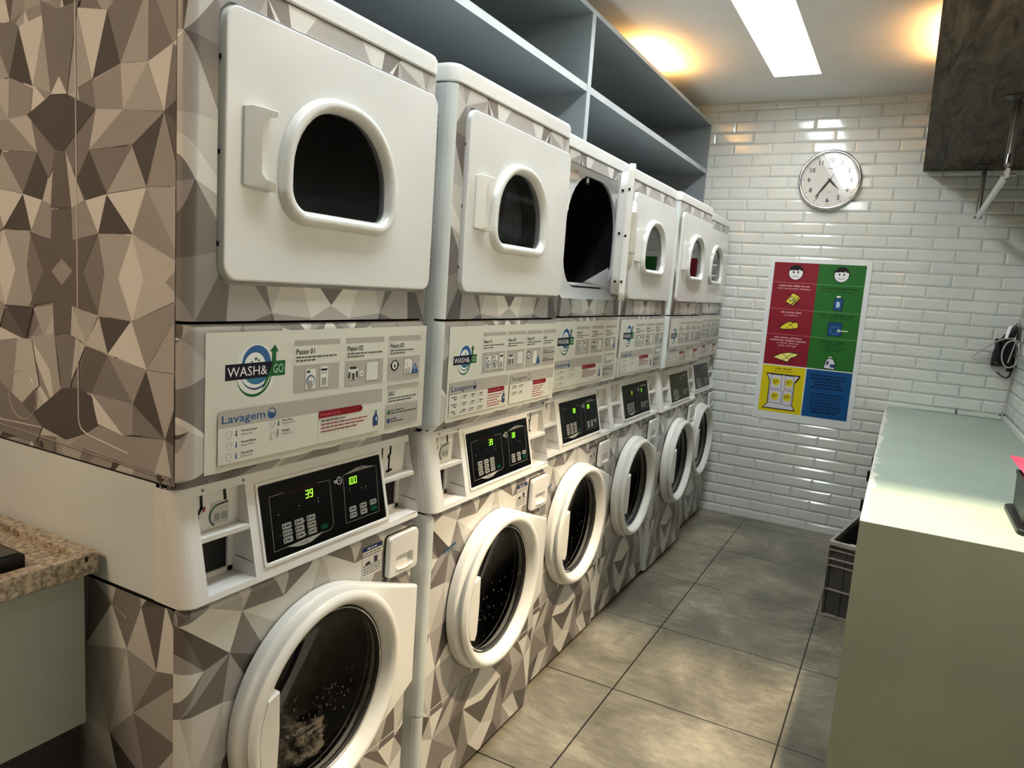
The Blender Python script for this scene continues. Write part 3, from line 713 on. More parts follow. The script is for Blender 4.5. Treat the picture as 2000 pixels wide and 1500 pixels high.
def build_sticker(kind):
    p = Print(smap); BG, GY, K, RD = '#cfcfc5', '#aaa69f', '#2a2b33', '#7d1320'
    # slightly torn lower edge
    rnd = random.Random(3); low = [(.040 + k*.0326, 1.1025 + (rnd.uniform(-.002, .002) if 0 < k < 20 else 0)) for k in range(21)][:21]
    p.P(low[:20] + [(.680, 1.1025), (.680, 1.352), (.040, 1.350)], BG)
    box = []
    if kind == 'one':
        logo(p, .150, 1.279)
        cols3 = [(.242, .371), (.389, .516), (.534, .656)]
        for k, (a, b_) in enumerate(cols3):
            p.rect(a, b_, 1.320, 1.330, GY); p.rect(a, b_, 1.226, 1.281 - .004*k*0, GY); p.frame(a, b_, 1.226, 1.330, .0006, '#b3afa9')
            p.text('Passo 0%d' % (k+1), a+.006, 1.303, .0105, K, bold=.018, width=.050)
            p.dash(a+.006, b_-.006 - (.02 if k == 2 else 0), 1.295, .0030, '#4b4b4b', k); p.dash(a+.006, a+.060, 1.2885, .0030, '#4b4b4b', k+9)
        machine_icon(p, .288, 1.252, .020); p.rect(.315, .337, 1.233, 1.275, '#d6d8d2'); p.rect(.317, .335, 1.266, 1.2705, '#111111'); p.dash(.318, .334, 1.261, .002, '#777777')
        p.rect(.279, .293, 1.233, 1.249, '#9a9a96'); p.rect(.319, .333, 1.236, 1.252, '#9a9a96')
        p.rrect(.397, .433, 1.240, 1.268, .012, '#c9cbc6'); p.rect(.404, .425, 1.263, 1.268, '#222222'); p.rect(.399, .406, 1.243, 1.257, '#3f4a44'); p.rect(.410, .420, 1.240, 1.254, '#53534f'); p.rect(.423, .430, 1.244, 1.258, '#3f4a44')
        p.ell(.442, 1.252, .006, .007, '#d6d8d2'); p.ell(.442, 1.251, .0018, .003, '#333333', n=8); p.rect(.457, .498, 1.234, 1.276, '#d0d2cc'); p.frame(.457, .498, 1.234, 1.276, .0008, '#666666')
        p.P([(.541, 1.262), (.548, 1.271), (.558, 1.275), (.568, 1.271), (.575, 1.262), (.568, 1.252), (.558, 1.248), (.548, 1.252)], '#14161c'); p.ell(.558, 1.262, .0095, .0095, '#d6d8d2'); drop(p, .558, 1.260, .007, '#14161c')
        p.P([(.594, 1.238), (.626, 1.238), (.626, 1.266), (.618, 1.275), (.594, 1.275)], '#d6d8d2'); p.frame(.594, .626, 1.238, 1.275, .0009, '#3a3a3a'); p.text('i', .604, 1.258, .012, '#222222', shear=.3)
        for k in range(4): p.dash(.597, .618, 1.251-.0035*k, .0014, '#444444', k)
        p.P([(.622, 1.238), (.652, 1.238), (.637, 1.264)], '#23508a'); p.rect(.6355, .6385, 1.248, 1.257, '#d6d8d2'); p.rect(.6355, .6385, 1.242, 1.245, '#d6d8d2')
        p.rect(.534, .656, 1.209, 1.216, GY); p.rect(.534, .656, 1.118, 1.168, GY); p.frame(.534, .656, 1.118, 1.216, .0006, '#b3afa9')
        p.text('SAC', .540, 1.191, .0095, K, bold=.018); p.dash(.540, .648, 1.183, .003, '#4b4b4b'); p.dash(.540, .630, 1.1765, .003, '#4b4b4b')
        p.rrect(.538, .548, 1.147, 1.157, .002, '#2c6a46'); p.dash(.551, .600, 1.154, .003, '#33503f'); p.dash(.551, .652, 1.148, .003, '#4a4a4a')
        p.rrect(.538, .548, 1.127, 1.137, .002, '#2a4478'); p.dash(.551, .575, 1.134, .003, '#2a4478'); p.dash(.551, .600, 1.128, .003, '#4a4a4a')
        p.rrect(.066, .516, 1.114, 1.212, .006, GY); p.rect(.0668, .5152, 1.1155, 1.181, BG); p.line([(.312, 1.115), (.312, 1.181)], .0008, '#7a7a7a')
        p.text('Lavagem', .074, 1.189, .0150, '#2c5288', bold=.012, width=.098)
        p.ell(.188, 1.1955, .0105, .0105, '#2c5288'); p.ell(.188, 1.196, .0080, .0080, GY, n=16, a0=0, a1=PI); p.ell(.184, 1.196, .004, .0022, '#2c5288', n=10)
        for k, (nm, sb, tcol) in enumerate((('Normal Quente', 'Normal Hot', '#2a2b33'), ('Normal Morno', 'Normal Warm', '#23508a'), ('Normal Frio', 'Normal Cold', '#23508a'))):
            vv = 1.168 - .0205*k; shirt(p, .090, vv, .010); thermo(p, .106, vv, .0062, tcol); p.text(nm, .117, vv+.0018, .0040, '#1c1c1c', bold=.02); p.text(sb, .117, vv-.0045, .0036, '#555555')
        shirt(p, .190, 1.1745, .0095); thermo(p, .205, 1.174, .006, '#2a2b33'); p.text('Perm Press', .214, 1.176, .0042, '#1c1c1c', bold=.02); p.text('Perm Press Warm', .214, 1.170, .0036, '#555555')
        p.rrect(.186, .194, 1.146, 1.158, .003, '#9a9a96'); p.rrect(.187, .193, 1.147, 1.157, .003, BG); p.rrect(.201, .206, 1.146, 1.162, .002, '#9a9a96'); p.text('Delicado', .214, 1.156, .0042, '#1c1c1c', bold=.02); p.text('Delicate Cold', .214, 1.150, .0036, '#555555')
        p.P([(.313, 1.168), (.440, 1.168), (.448, 1.172), (.448, 1.178), (.440, 1.183), (.313, 1.183)], RD); p.text('Instruções de Uso', .318, 1.1725, .0058, '#c96a70', bold=.008)
        for k, (a, c) in enumerate(((.395, '#3a3a3a'), (.468, '#8d2b35'), (.455, '#8d2b35'), (.430, '#8d2b35'))): p.dash(.320, a, 1.160 - .0075*k, .0028, c, k)
        jug(p, .494, 1.146, .017)
    else:
        logo(p, .120, 1.262, .82)
        cols4 = [(.206, .335), (.345, .455), (.465, .570), (.578, .668)]
        for k, (a, b_) in enumerate(cols4):
            p.rect(a, b_, 1.322, 1.331, GY); p.rect(a, b_, 1.218, 1.276, GY); p.frame(a, b_, 1.218, 1.331, .0006, '#b3afa9')
            p.text('Passo 0%d' % (k+1) if k < 3 else 'SAC', a+.005, 1.302, .0095, K, bold=.018)
            p.dash(a+.006, b_-.008, 1.294, .0030, '#4b4b4b', k); p.dash(a+.006, a+.060, 1.287, .0030, '#4b4b4b', k+9)
        machine_icon(p, .240, 1.246, .019); machine_icon(p, .278, 1.246, .019, arc='#2f6b57'); p.rect(.302, .324, 1.226, 1.270, '#d6d8d2'); p.rect(.304, .322, 1.260, 1.2655, '#111111')
        for a in (.233, .271, .306): p.rect(a, a+.014, 1.229, 1.246, '#8f918c')
        p.rrect(.353, .388, 1.234, 1.262, .012, '#c9cbc6'); p.rect(.358, .380, 1.257, 1.262, '#222222')
        for a in (.355, .365, .378): p.rect(a, a+.008, 1.236, 1.251, '#4b544f')
        p.rect(.410, .446, 1.232, 1.270, '#d0d2cc'); p.frame(.410, .446, 1.232, 1.270, .0008, '#666666')
        p.ell(.482, 1.256, .012, .012, '#14161c'); p.ell(.482, 1.256, .0085, .0085, '#d6d8d2'); drop(p, .482, 1.255, .006, '#14161c')
        p.rect(.512, .540, 1.227, 1.268, '#d6d8d2'); p.frame(.512, .540, 1.227, 1.268, .0009, '#3a3a3a'); p.P([(.536, 1.227), (.564, 1.227), (.550, 1.254)], '#23508a')
        for k, vv in enumerate((1.262, 1.256, 1.238, 1.232)): p.dash(.584, .60 + .05*(k % 2) + .02, vv, .003, '#4a4a4a', k)
        for a, b_, nm, cc in ((.052, .362, 'Lavagem', '#2a3c66'), (.372, .668, 'Secagem', '#5a6152')):
            p.rrect(a, b_, 1.114, 1.206, .006, GY); p.rect(a+.0008, b_-.0008, 1.1155, 1.173, BG)
            p.text(nm, a+.008, 1.182, .0145, cc, bold=.012, width=.098); p.ell(a+.122, 1.189, .010, .010, cc); p.ell(a+.122, 1.1895, .0078, .0078, GY, n=16, a0=0, a1=PI if nm[0] == 'L' else 6.28)
            r0 = a + (.195 if nm[0] == 'L' else .150)
            p.P([(r0, 1.160), (r0+.088, 1.160), (r0+.095, 1.165), (r0+.095, 1.170), (r0+.088, 1.174), (r0, 1.174)], RD); p.text('Instruções de Uso', r0+.004, 1.1645, .0050, '#c96a70', bold=.008, width=.07)
            for k in range(5): p.dash(r0, r0+.08 - .012*(k % 3), 1.152 - .0075*k, .0028, '#8d2b35', k)
            for i in range(3 if nm[0] == 'L' else 2):
                for j in range(3 if nm[0] == 'L' else 2):
                    uu, vv = a+.058+i*.042 - (.04 if nm[0] == 'S' else 0), 1.164 - j*.019
                    thermo(p, uu, vv, .006, '#2a2b33' if (j == 2 or nm[0] == 'S') else '#b0b0aa'); p.dash(uu+.008, uu+.026, vv+.001, .0028, '#222222', i); p.dash(uu+.008, uu+.022, vv-.004, .0024, '#666666', j)
            if nm[0] == 'L':
                for j in range(3): p.dash(a+.010, a+.034, 1.165-.019*j, .0028, '#222222', j); p.dash(a+.022, a+.034, 1.159-.019*j, .0028, '#222222', j)
                jug(p, .338, 1.142, .017)
            else:
                for k in range(12): a0 = 2*PI*k/12; p.line([(.650+.009*math.cos(a0), 1.146+.012*math.sin(a0)), (.650+.009*math.cos(a0+.5), 1.146+.012*math.sin(a0+.5))], .0012, '#8a8a86')
    return p.mesh('sticker', [M_ink], smooth=False)
def build_notice():
    p = Print(smap); p.rect(.474, .545, .768, .842, '#c3c3bd'); p.rect(.474, .545, .831, .842, '#20305c'); p.dash(.490, .530, .834, .004, '#b9bccb')
    for k in range(9):
        if k in (2, 3, 4): continue
        p.dash(.477, .541, .824-.0062*k, .0026, '#5a5a66', k)
    p.rect(.515, .528, .797, .812, '#3b3350'); p.P([(.482, .797), (.503, .797), (.500, .805), (.486, .803)], '#2a2a2a'); return p.mesh('notice', [M_ink], smooth=False)
def build_small_label():
    p = Print(smap); p.P([(.070, .745), (.130, .755), (.130, .762), (.070, .752)], '#2b4a68'); p.dash(.073, .128, .744, .003, '#5a6a76'); p.dash(.073, .125, .739, .0026, '#8a8a88'); p.dash(.073, .12, .733, .0026, '#8a8a88'); return p.mesh('label', [M_ink], smooth=False)
SIDE = "2 -283,1882 -240,1763 -313,1743;2 -377,1882 -420,1763 -347,1743;0 -283,1883 -198,1870 -240,1763;0 -377,1883 -462,1870 -420,1763;6 -198,1870 -163,1783 -240,1763;6 -462,1870 -497,1783 -420,1763;4 -198,1870 -178,1883 -104,1875 -163,1783;4 -462,1870 -482,1883 -556,1875 -497,1783;2 -104,1875 -91,1873 -92,1781 -163,1783;2 -556,1875 -569,1873 -568,1781 -497,1783;4 -91,1873 -72,1871 -31,1803 -92,1781;4 -569,1873 -588,1871 -629,1803 -568,1781;3 -72,1871 -31,1803 5,1818 4,1869;3 -588,1871 -629,1803 -665,1818 -664,1869;0 -31,1803 -51,1701 -92,1780;0 -629,1803 -609,1701 -568,1780;1 -92,1780 -163,1781 -157,1709;1 -568,1780 -497,1781 -503,1709;2 -92,1780 -51,1701 -157,1709;2 -568,1780 -609,1701 -503,1709;3 -163,1783 -240,1759 -231,1713 -157,1709;3 -497,1783 -420,1759 -429,1713 -503,1709;4 -31,1803 6,1777 6,1731 -51,1701;4 -629,1803 -666,1777 -666,1731 -609,1701;0 -31,1803 5,1818 6,1777;0 -629,1803 -665,1818 -666,1777;6 6,1734 -51,1701 7,1664;6 -666,1734 -609,1701 -667,1664;5 -51,1701 7,1664 8,1586 -6,1588;5 -609,1701 -667,1664 -668,1586 -654,1588;3 -157,1709 -51,1700 -132,1652;3 -503,1709 -609,1700 -528,1652;1 -231,1713 -157,1709 -251,1646;1 -429,1713 -503,1709 -409,1646;3 -157,1709 -132,1652 -251,1646;3 -503,1709 -528,1652 -409,1646;6 -51,1700 -95,1584 -132,1652;6 -609,1700 -565,1584 -528,1652;3 -51,1700 -9,1584 -95,1584;3 -609,1700 -651,1584 -565,1584;4 -231,1713 -325,1647 -251,1646;4 -429,1713 -335,1647 -409,1646;4 -251,1646 -132,1649 -202,1572;4 -409,1646 -528,1649 -458,1572;2 -132,1649 -95,1583 -202,1572;2 -528,1649 -565,1583 -458,1572;6 -251,1646 -202,1571 -263,1560 -286,1609;6 -409,1646 -458,1571 -397,1560 -374,1609;4 -321,1647 -251,1646 -286,1599;4 -339,1647 -409,1646 -374,1599;1 -321,1647 -266,1560 -305,1547;1 -339,1647 -394,1560 -355,1547;0 -202,1571 -95,1582 -133,1507;0 -458,1571 -565,1582 -527,1507;0 -202,1571 -227,1504 -263,1560;0 -458,1571 -433,1504 -397,1560;6 -202,1570 -133,1506 -227,1504;6 -458,1570 -527,1506 -433,1504;3 -263,1560 -227,1504 -303,1490 -305,1547;3 -397,1560 -433,1504 -357,1490 -355,1547;3 -95,1583 -5,1460 -133,1506;3 -565,1583 -655,1460 -527,1506;2 -95,1583 -3,1582 -5,1460;2 -565,1583 -657,1582 -655,1460;1 -3,1582 14,1576 9,1483 -5,1460;1 -657,1582 -674,1576 -669,1483 -655,1460;4 -227,1503 -209,1437 -229,1361 -272,1434;4 -433,1503 -451,1437 -431,1361 -388,1434;2 -227,1503 -133,1503 -171,1429 -133,1358 -229,1361 -209,1437;2 -433,1503 -527,1503 -489,1429 -527,1358 -431,1361 -451,1437;0 -133,1503 -103,1433 -133,1358 -171,1429;0 -527,1503 -557,1433 -527,1358 -489,1429;1 -133,1503 -8,1460 -47,1430 -7,1406 -133,1358 -103,1433;1 -527,1503 -652,1460 -613,1430 -653,1406 -527,1358 -557,1433;3 -47,1430 -8,1460 10,1449 10,1419 -7,1404;3 -613,1430 -652,1460 -670,1449 -670,1419 -653,1404;4 -5,1460 9,1479 10,1451;4 -655,1460 -669,1479 -670,1451;3 -133,1358 -7,1404 10,1415 11,1341 -101,1298;3 -527,1358 -653,1404 -670,1415 -671,1341 -559,1298;6 -229,1359 -133,1358 -201,1295;6 -431,1359 -527,1358 -459,1295;2 -306,1372 -229,1359 -264,1306;2 -354,1372 -431,1359 -396,1306;1 -306,1372 -264,1306 -311,1319;1 -354,1372 -396,1306 -349,1319;4 -390,1907 -336,1886 -273,1894 -281,1881 -313,1743 -336,1774 -362,1745;0 -336,1774 -362,1745 -313,1743;6 -439,1713 -362,1744 -312,1742 -231,1713 -325,1647 -350,1647;5 -356,1643 -321,1647 -305,1547 -368,1546;5 -365,1542 -305,1547 -303,1490 -227,1504 -272,1434 -229,1361 -306,1372 -366,1376 -445,1361 -395,1430 -440,1503 -370,1490;3 -369,1431 -336,1456 -303,1435 -337,1408;5 -366,1376 -306,1372 -311,1319 -364,1314;0 -135,1359 -94,1279 -201,1295;3 -135,1359 -1,1398 -8,1392 -94,1279;2 -1,1393 1,1282 -94,1279;1 -226,1359 -201,1295 -267,1303;5 -267,1303 -201,1293 -250,1218 -292,1223;1 -321,1217 -267,1303 -297,1314;4 -363,1314 -314,1315 -297,1309 -314,1218 -341,1216;4 -201,1293 -131,1215 -250,1218;3 -201,1293 -95,1278 -131,1215;6 -95,1278 -45,1166 -131,1215;2 -95,1278 1,1281 1,1272 -45,1166;6 1,1277 2,1151 -45,1166;0 -250,1218 -157,1154 -233,1164;3 -250,1218 -131,1215 -131,1160 -157,1154;4 -131,1215 -45,1166 -131,1160;6 -341,1216 -292,1223 -250,1212 -228,1156 -333,1119 -409,1131 -434,1157;3 -228,1162 -157,1154 -45,1166 -73,1102 -215,1107 -319,1112;1 -45,1166 -73,1102 -28,1102;4 -45,1166 2,1151 3,1085 -28,1102;1 -487,1296 -439,1299 -416,1211 -476,1169 -514,1170;2 -444,1303 -363,1315 -346,1216;5 -537,1167 -476,1169 -427,1206 -434,1154 -409,1131 -494,1130;3 -553,1286 -487,1296 -514,1170 -557,1208;4 -557,1205 -476,1169 -409,1131 -431,1096 -563,1100"

OFF = [(0.0, 0.0), (0.0263, .7043), (-.0213, 1.4165), (-.0282, 2.1017), (-.0122, 2.7882), (-.0637, 3.4804)]
LABELS = ['nearest washer and dryer stack, beside the granite worktop, its side covered in triangle print',
          'second washer and dryer stack from the granite counter, dark laundry behind its dryer window',
          'washer and dryer stack whose upper dryer door stands ajar',
          'washer and dryer stack just beyond the one with the open dryer door',
          'next-to-last washer and dryer stack before the white tiled wall',
          'last washer and dryer stack, standing against the white tiled wall']
DISP = [('39', '1.00'), ('39', '38'), ('00', '00'), ('3', '3'), ('', ''), ('', '')]
def dense_glint_beads(seed, n):
    mb = MB(); rnd = random.Random(seed)
    for _ in range(n):
        a = rnd.uniform(PI*.98, 2*PI+.1); r = .168*math.sqrt(rnd.uniform(.05, 1)); y, z = .332 + r*math.cos(a), .565 + r*math.sin(a) + rnd.uniform(-.01, .05)*0
        if math.hypot(y-.332, z-.565) > .17: continue
        rr_ = math.hypot(y-.332, z-.565); x = .024 - .040*(1-(rr_/.1875)**2) + .0015
        s = rnd.choice((.0012, .0016, .002, .003)); q = lambda k, h: [(x+h, y + s*k*math.cos(t), z + s*k*1.4*math.sin(t)) for t in [2*PI*i/7 for i in range(7)]]
        mb.loft([q(1, 0), q(.75, s*.6), q(.2, s*.9)], False, True)
    return mb
M_glint = mat('glint_bead', (0.02, 0.02, 0.02), 0.03, spec=1.0, coat=1.0)
def machine(i):
    dx, y0 = OFF[i]
    t = thing('stacked_washer_dryer', (dx, y0, 0), label=LABELS[i], cat='washing machine', group='stacked coin washer dryers along the wall')
    part = lambda nm, key, fn, par=t: obj(nm, cached(key, fn), None, par)
    bare = i > 0
    part('cabinet', 'body%d' % bare, lambda: build_body(not bare))
    part('dryer_front_panel', 'df%d' % bare, lambda: build_front('dryer', bare))
    part('lower_front_panel', 'lf%d' % bare, lambda: build_front('lower', bare))
    part('washer_front_panel', 'wf%d' % bare, lambda: build_front('washer', bare))
    part('kick_panel', 'kf%d' % bare, lambda: build_front('kick', bare))
    part('top_cap', 'cap', build_cap)['label'] = 'white rounded top cover'
    cons = part('control_console', 'cons', build_console)
    part('display', 'disp%d' % i, lambda: build_display(*DISP[i]), cons)['label'] = 'black control display with grey keys' + (' and green digits' if DISP[i][0] else '')
    for q_ in ('l0', 'l1', 'r0', 'r1'): part('coin_slot', 'cs' + q_, lambda: build_coin(q_), cons)
    if i < 2: part('round_logo_sticker', 'csk', build_coin_sticker, cons)
    k = 'one' if i in (0, 2, 3) else 'two'
    part('instruction_sticker', 'st' + k, lambda: build_sticker(k))['label'] = 'white printed instruction sticker with blue and green logo'
    part('notice_sticker', 'notice', build_notice)
    if i in (1, 2): part('warning_label', 'wl', build_small_label)
    part('detergent_drawer', 'drw', build_drawer)
    part('door_well', 'well', build_well)
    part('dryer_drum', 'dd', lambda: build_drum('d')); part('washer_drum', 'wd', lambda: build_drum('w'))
    # dryer door on its own pivot
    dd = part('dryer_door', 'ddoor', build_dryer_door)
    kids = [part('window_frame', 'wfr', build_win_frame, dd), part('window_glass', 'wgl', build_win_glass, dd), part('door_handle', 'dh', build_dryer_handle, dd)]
    part('hinge', 'hng0', lambda: build_hinges(1.778, 1.852)); part('hinge', 'hng1', lambda: build_hinges(1.478, 1.545))
    if i == 2:
        mb = MB(); o = lambda ii, x: X(rr(.105+ii, .640-ii, 1.455+ii, 1.872-ii, .06, 6), x)
        mb.loft([o(0, -.010), o(.004, -.034), o(.012, -.040), o(.05, -.040), o(.06, -.012)], False, False)
        mb.mi = 1
        for zz in (1.50, 1.66, 1.80): mb.disc((-.0405, .625, zz), .004); mb.box(-.030, -.022, .1035, .1055, zz-.004, zz+.004)
        obj('inner_liner', mb, [M_plastic, M_black], dd)
        piv = Vector((0.0, .6715, 0)); a = math.radians(20.3)
        M = Matrix.Translation(piv) @ Matrix.Rotation(a, 4, 'Z') @ Matrix.Translation(-piv)
        dd.matrix_local = M
        mb = MB(); mb.loft([[(-.045, .395, 1.500), (-.015, .560, 1.478), (-.030, .600, 1.545), (-.03, .58, 1.56)], [(-.060, .40, 1.492), (-.015, .565, 1.470), (-.030, .607, 1.470), (-.05, .58, 1.480)]])
        obj('lint_chute', mb, M_plastic, t)
        mb = MB(); mb.loft([[(-.018, .22, 1.478), (-.018, .50, 1.478), (-.07, .48, 1.486), (-.07, .25, 1.486)], [(-.018, .24, 1.484), (-.018, .48, 1.484), (-.06, .46, 1.490), (-.06, .27, 1.490)]])
        obj('lint_screen', mb, M_plastic, t)
    wd = obj('washer_door', cached('wring', build_washer_door), None, t)
    part('door_glass', 'wglass', build_washer_glass, wd); part('glass_rim', 'wrim', build_washer_seal, wd)
    part('door_handle', 'wtab', build_handle_tab, wd)
    o = obj('glint_beads', dense_glint_beads(i, (150, 60, 50, 30, 20, 10)[i]), M_glint, wd); o['kind'] = 'stuff'  # glossy beads added to catch glints, standing for reflections off the drum
    # screws under the sticker and on the side
    for yy in (.062, .640):
        mb = MB(); mb.cyl((-.016, yy, 1.0895), (-.010, yy, 1.0895), .006, 12); obj('screw', mb, M_screw, t)
    if i == 0:
        for xx in (-.415, -.058):
            mb = MB(); mb.cyl((xx, .0, 1.097), (xx, -.004, 1.097), .006, 12); obj('screw', mb, M_screw, t)
    for yy in (.06, .62):
        
        for xx in (-.05, -.65):
            mb = MB(); mb.cyl((xx, yy, 0), (xx, yy, .02), .016, 12); obj('foot', mb, M_black, t)
    return t
for i in range(6): machine(i)

# ------------------------------------------------------------ laundry seen through the glass
def cloth_lump(c, s, seed, amp=.35, res=26):
    mb = MB(); loops = []
    for i in range(1, res):
        th = PI*i/res; L = []
        for j in range(res*2):
            ph = 2*PI*j/(res*2); d = Vector((math.sin(th)*math.cos(ph), math.sin(th)*math.sin(ph), math.cos(th)))
            k = 1 + amp*(noise.noise(d*1.7 + Vector((seed, 0, 0))) + .55*abs(noise.noise(d*4.1 + Vector((0, seed, 0)))) + .25*noise.noise(d*9 + Vector((0, 0, seed))))
            L.append((c[0] + d.x*s[0]*k, c[1] + d.y*s[1]*k, c[2] + d.z*s[2]*k))
        loops.append(L)
    mb.loft(loops); return mb
M_cl1 = noisy('pale_grey_cloth', (0.42, 0.38, 0.35), (0.55, 0.50, 0.47), 40, 0.9)
M_cl2 = noisy('wine_cloth', (0.22, 0.04, 0.06), (0.32, 0.07, 0.09), 40, 0.9)
M_cl3 = noisy('dark_cloth', (0.07, 0.075, 0.09), (0.12, 0.12, 0.14), 40, 0.9)
M_suds = noisy('suds_and_wet_cloth', (0.02, 0.018, 0.016), (0.50, 0.45, 0.38), 20, 0.4, lo=.45, hi=.60)
Y1 = OFF[1][1]; X1 = OFF[1][0]
tag(obj('laundry', cloth_lump((X1-.10, Y1+.27, 1.60), (.05, .075, .085), 3.1), M_cl1), 'crumpled pale grey cloth in the second dryer, low behind its window', 'laundry', 'clothes in the second dryer')
tag(obj('laundry', cloth_lump((X1-.045, Y1+.235, 1.625), (.018, .018, .030), 7.7), M_cl2), 'wine red cloth in the second dryer, at the left of its window', 'laundry', 'clothes in the second dryer')
tag(obj('laundry', cloth_lump((X1-.12, Y1+.46, 1.66), (.055, .075, .12), 5.2), M_cl3), 'dark grey garment filling the right of the second dryer window', 'laundry', 'clothes in the second dryer')
tag(obj('wet_laundry', cloth_lump((-.12, .31, .385), (.075, .17, .045), 9.4, .5, 34), M_suds), 'pale soapy wet laundry low in the nearest washer drum', 'laundry')

# ------------------------------------------------------------ open shelf unit over the stacks
M_shelf = noisy('grey_laminate', (0.22, 0.25, 0.27), (0.245, 0.275, 0.295), 2, 0.5)
M_shelfedge = noisy('pale_edge_band', (0.36, 0.39, 0.40), (0.40, 0.43, 0.44), 6, 0.45)
t = thing('shelf_unit', (-.262, 4.205, 2.0), label='long grey open shelf unit mounted above the washer and dryer stacks', cat='shelf')
def board(nm, x0, x1_, y0, y1, z0, z1):
    mb = MB(); mb.box(x0, x1_-.0015, y0, y1, z0, z1); mb.mi = 1
    mb.box(x1_-.0015, x1_, y0, y1, z0, z1); return obj(nm, mb, [M_shelf, M_shelfedge], t, smooth=False)
D0 = -.545
board('top_panel', D0, 0, -4.21, 0, .600, .620)
board('bottom_panel', D0, 0, -4.21, 0, .005, .023)
for ya, yb in ((-.018, 0), (-2.082, -2.064), (-2.064, -2.046), (-4.21, -4.192)): board('side_panel', D0, 0, ya, yb, .023, .600)
board('shelf_board', D0+.004, -.002, -2.046, -.018, .288, .316); board('shelf_board', D0+.004, -.002, -4.192, -2.082, .288, .316)
mb = MB(); mb.box(D0, D0+.006, -4.21, 0, .0, .60); obj('back_panel', mb, M_shelf, t)
mb = MB()
for ys_ in (-2.0655+.0195, -.018):
    for zz in (.10, .20, .45, .52):
        for xx in (-.12, -.42): mb.cyl((xx, ys_+(0.0003 if ys_ < -1 else -.0003), zz), (xx, ys_+(.0012 if ys_ < -1 else -.0012), zz), .003, 8)
obj('peg_holes', mb, M_black, t)

# ------------------------------------------------------------ wall cabinet with hanging rail
M_wood = mat('dark_oak', rough=0.6, spec=.15); n, l, b = nodes(M_wood)
tc = n.new('ShaderNodeTexCoord'); mp = n.new('ShaderNodeMapping'); mp.inputs['Scale'].default_value = (9, 1.1, 9)
ns = n.new('ShaderNodeTexNoise'); ns.inputs['Scale'].default_value = 1.6; ns.inputs['Detail'].default_value = 10; ns.inputs['Distortion'].default_value = 1.8; ns.inputs['Roughness'].default_value = .7
cr = n.new('ShaderNodeValToRGB'); cr.color_ramp.elements[0].position = .38; cr.color_ramp.elements[1].position = .64
cr.color_ramp.elements[0].color = (.016, .012, .009, 1); cr.color_ramp.elements[1].color = (.125, .096, .070, 1)
l.new(tc.outputs['Object'], mp.inputs[0]); l.new(mp.outputs[0], ns.inputs['Vector']); l.new(ns.outputs[0], cr.inputs[0]); l.new(cr.outputs[0], b.inputs['Base Color'])
t = thing('wall_cabinet', (1.008, YB-.006, 2.292), label='dark brown wood grain wall cabinet high on the right', cat='cabinet')
mb = MB(); mb.box(0, .594, -2.775, 0, 0, .315, .0015); obj('body', mb, M_wood, t)
for k in range(3):
    mb = MB(); mb.box(-.0, -.018, -2.77+.925*k, -2.77+.925*(k+1)-.004, .004, .312); 
t = thing('hanging_rail', (1.305, 4.02, 2.292), label='steel clothes rail hanging under the dark brown wall cabinet', cat='rail')
for k, (xx, yy) in enumerate(((0, 0), (-.012, -1.455))):
    mb = MB(); mb.cyl((xx, yy, 0), (xx, yy, -.004), .042, 24); mb.cyl((xx, yy, -.004), (xx, yy, -.014), .022, 20, .014); obj('flange', mb, mat('dark_steel', (.06, .055, .05), .35, .8), t)
    mb = MB(); mb.tube([(xx, yy, -.01), (xx, yy, -.18), (xx, yy, -.255)], .0125, 16)
    if k: mb.tube([(xx, yy+.0, -.20), (xx-.004, yy-.03, -.25), (xx, yy-.01, -.305), (xx+.004, yy+.02, -.25), (xx, yy, -.20)], .006, 10)
    obj('post', mb, mat('burnished_steel', (.32, .31, .30), .22, 1.0), t)
mb = MB(); mb.loft([[(-.006, .03, -.296), (.006, .03, -.296), (.006, .03, -.262), (-.006, .03, -.262)], [(-.018, -1.49, -.302), (-.006, -1.49, -.302), (-.006, -1.49, -.268), (-.018, -1.49, -.268)]])
obj('bar', mb, mat('satin_steel', (.62, .62, .62), .28, .7), t)
for q in ((-.02, -.03), (-.03, -1.44)):
    mb = MB(); mb.cyl((q[0], q[1], -.285), (.02, q[1], -.285), .006, 10); obj('bolt', mb, M_screw, t)

# ------------------------------------------------------------ counter on the right
M_sage = noisy('sage_green_paint', (0.165, 0.185, 0.140), (0.19, 0.21, 0.16), 3, 0.55)
M_sagetop = noisy('worktop_laminate', (0.31, 0.395, 0.345), (0.345, 0.43, 0.375), 5, 0.42)
M_chip = mat('bare_chipboard_edge', (.62, .62, .56), .7)
XC, YC = .9866, 1.384
t = thing('counter', (XC, YC, 0), label='sage green counter with pale worktop along the right wall', cat='counter')
LN = YB-.006-YC; DP = XR-.006-XC
mb = MB(); mb.box(0, DP, .0305, LN, ZC-.022, ZC-.0012); mb.box(0, DP, 0, LN, ZC-.0012, ZC)
mb.mi = 1; rnd = random.Random(8); edge = []; k = 0.0
while k < LN: edge.append((rnd.uniform(.004, .018) if rnd.random() < .8 else rnd.uniform(.015, .035), k)); k += rnd.uniform(.02, .06)
mb.poly([(0.0, 0, ZC+.0006)] + [(e_[0], e_[1], ZC+.0006) for e_ in edge] + [(0.0, LN, ZC+.0006)])
mb.poly([(-.0006, .0305, ZC-.022), (-.0006, LN, ZC-.022), (-.0006, LN, ZC+.0006), (-.0006, .0305, ZC+.0006)])
obj('worktop', mb, [M_sagetop, M_chip], t)
mb = MB(); mb.box(0, DP, 0, .030, 0, ZC-.0013); obj('end_panel', mb, M_sage, t)
mb = MB(); mb.box(DP-.02, DP, .030, LN, 0, ZC-.022); obj('back_panel', mb, M_sage, t)
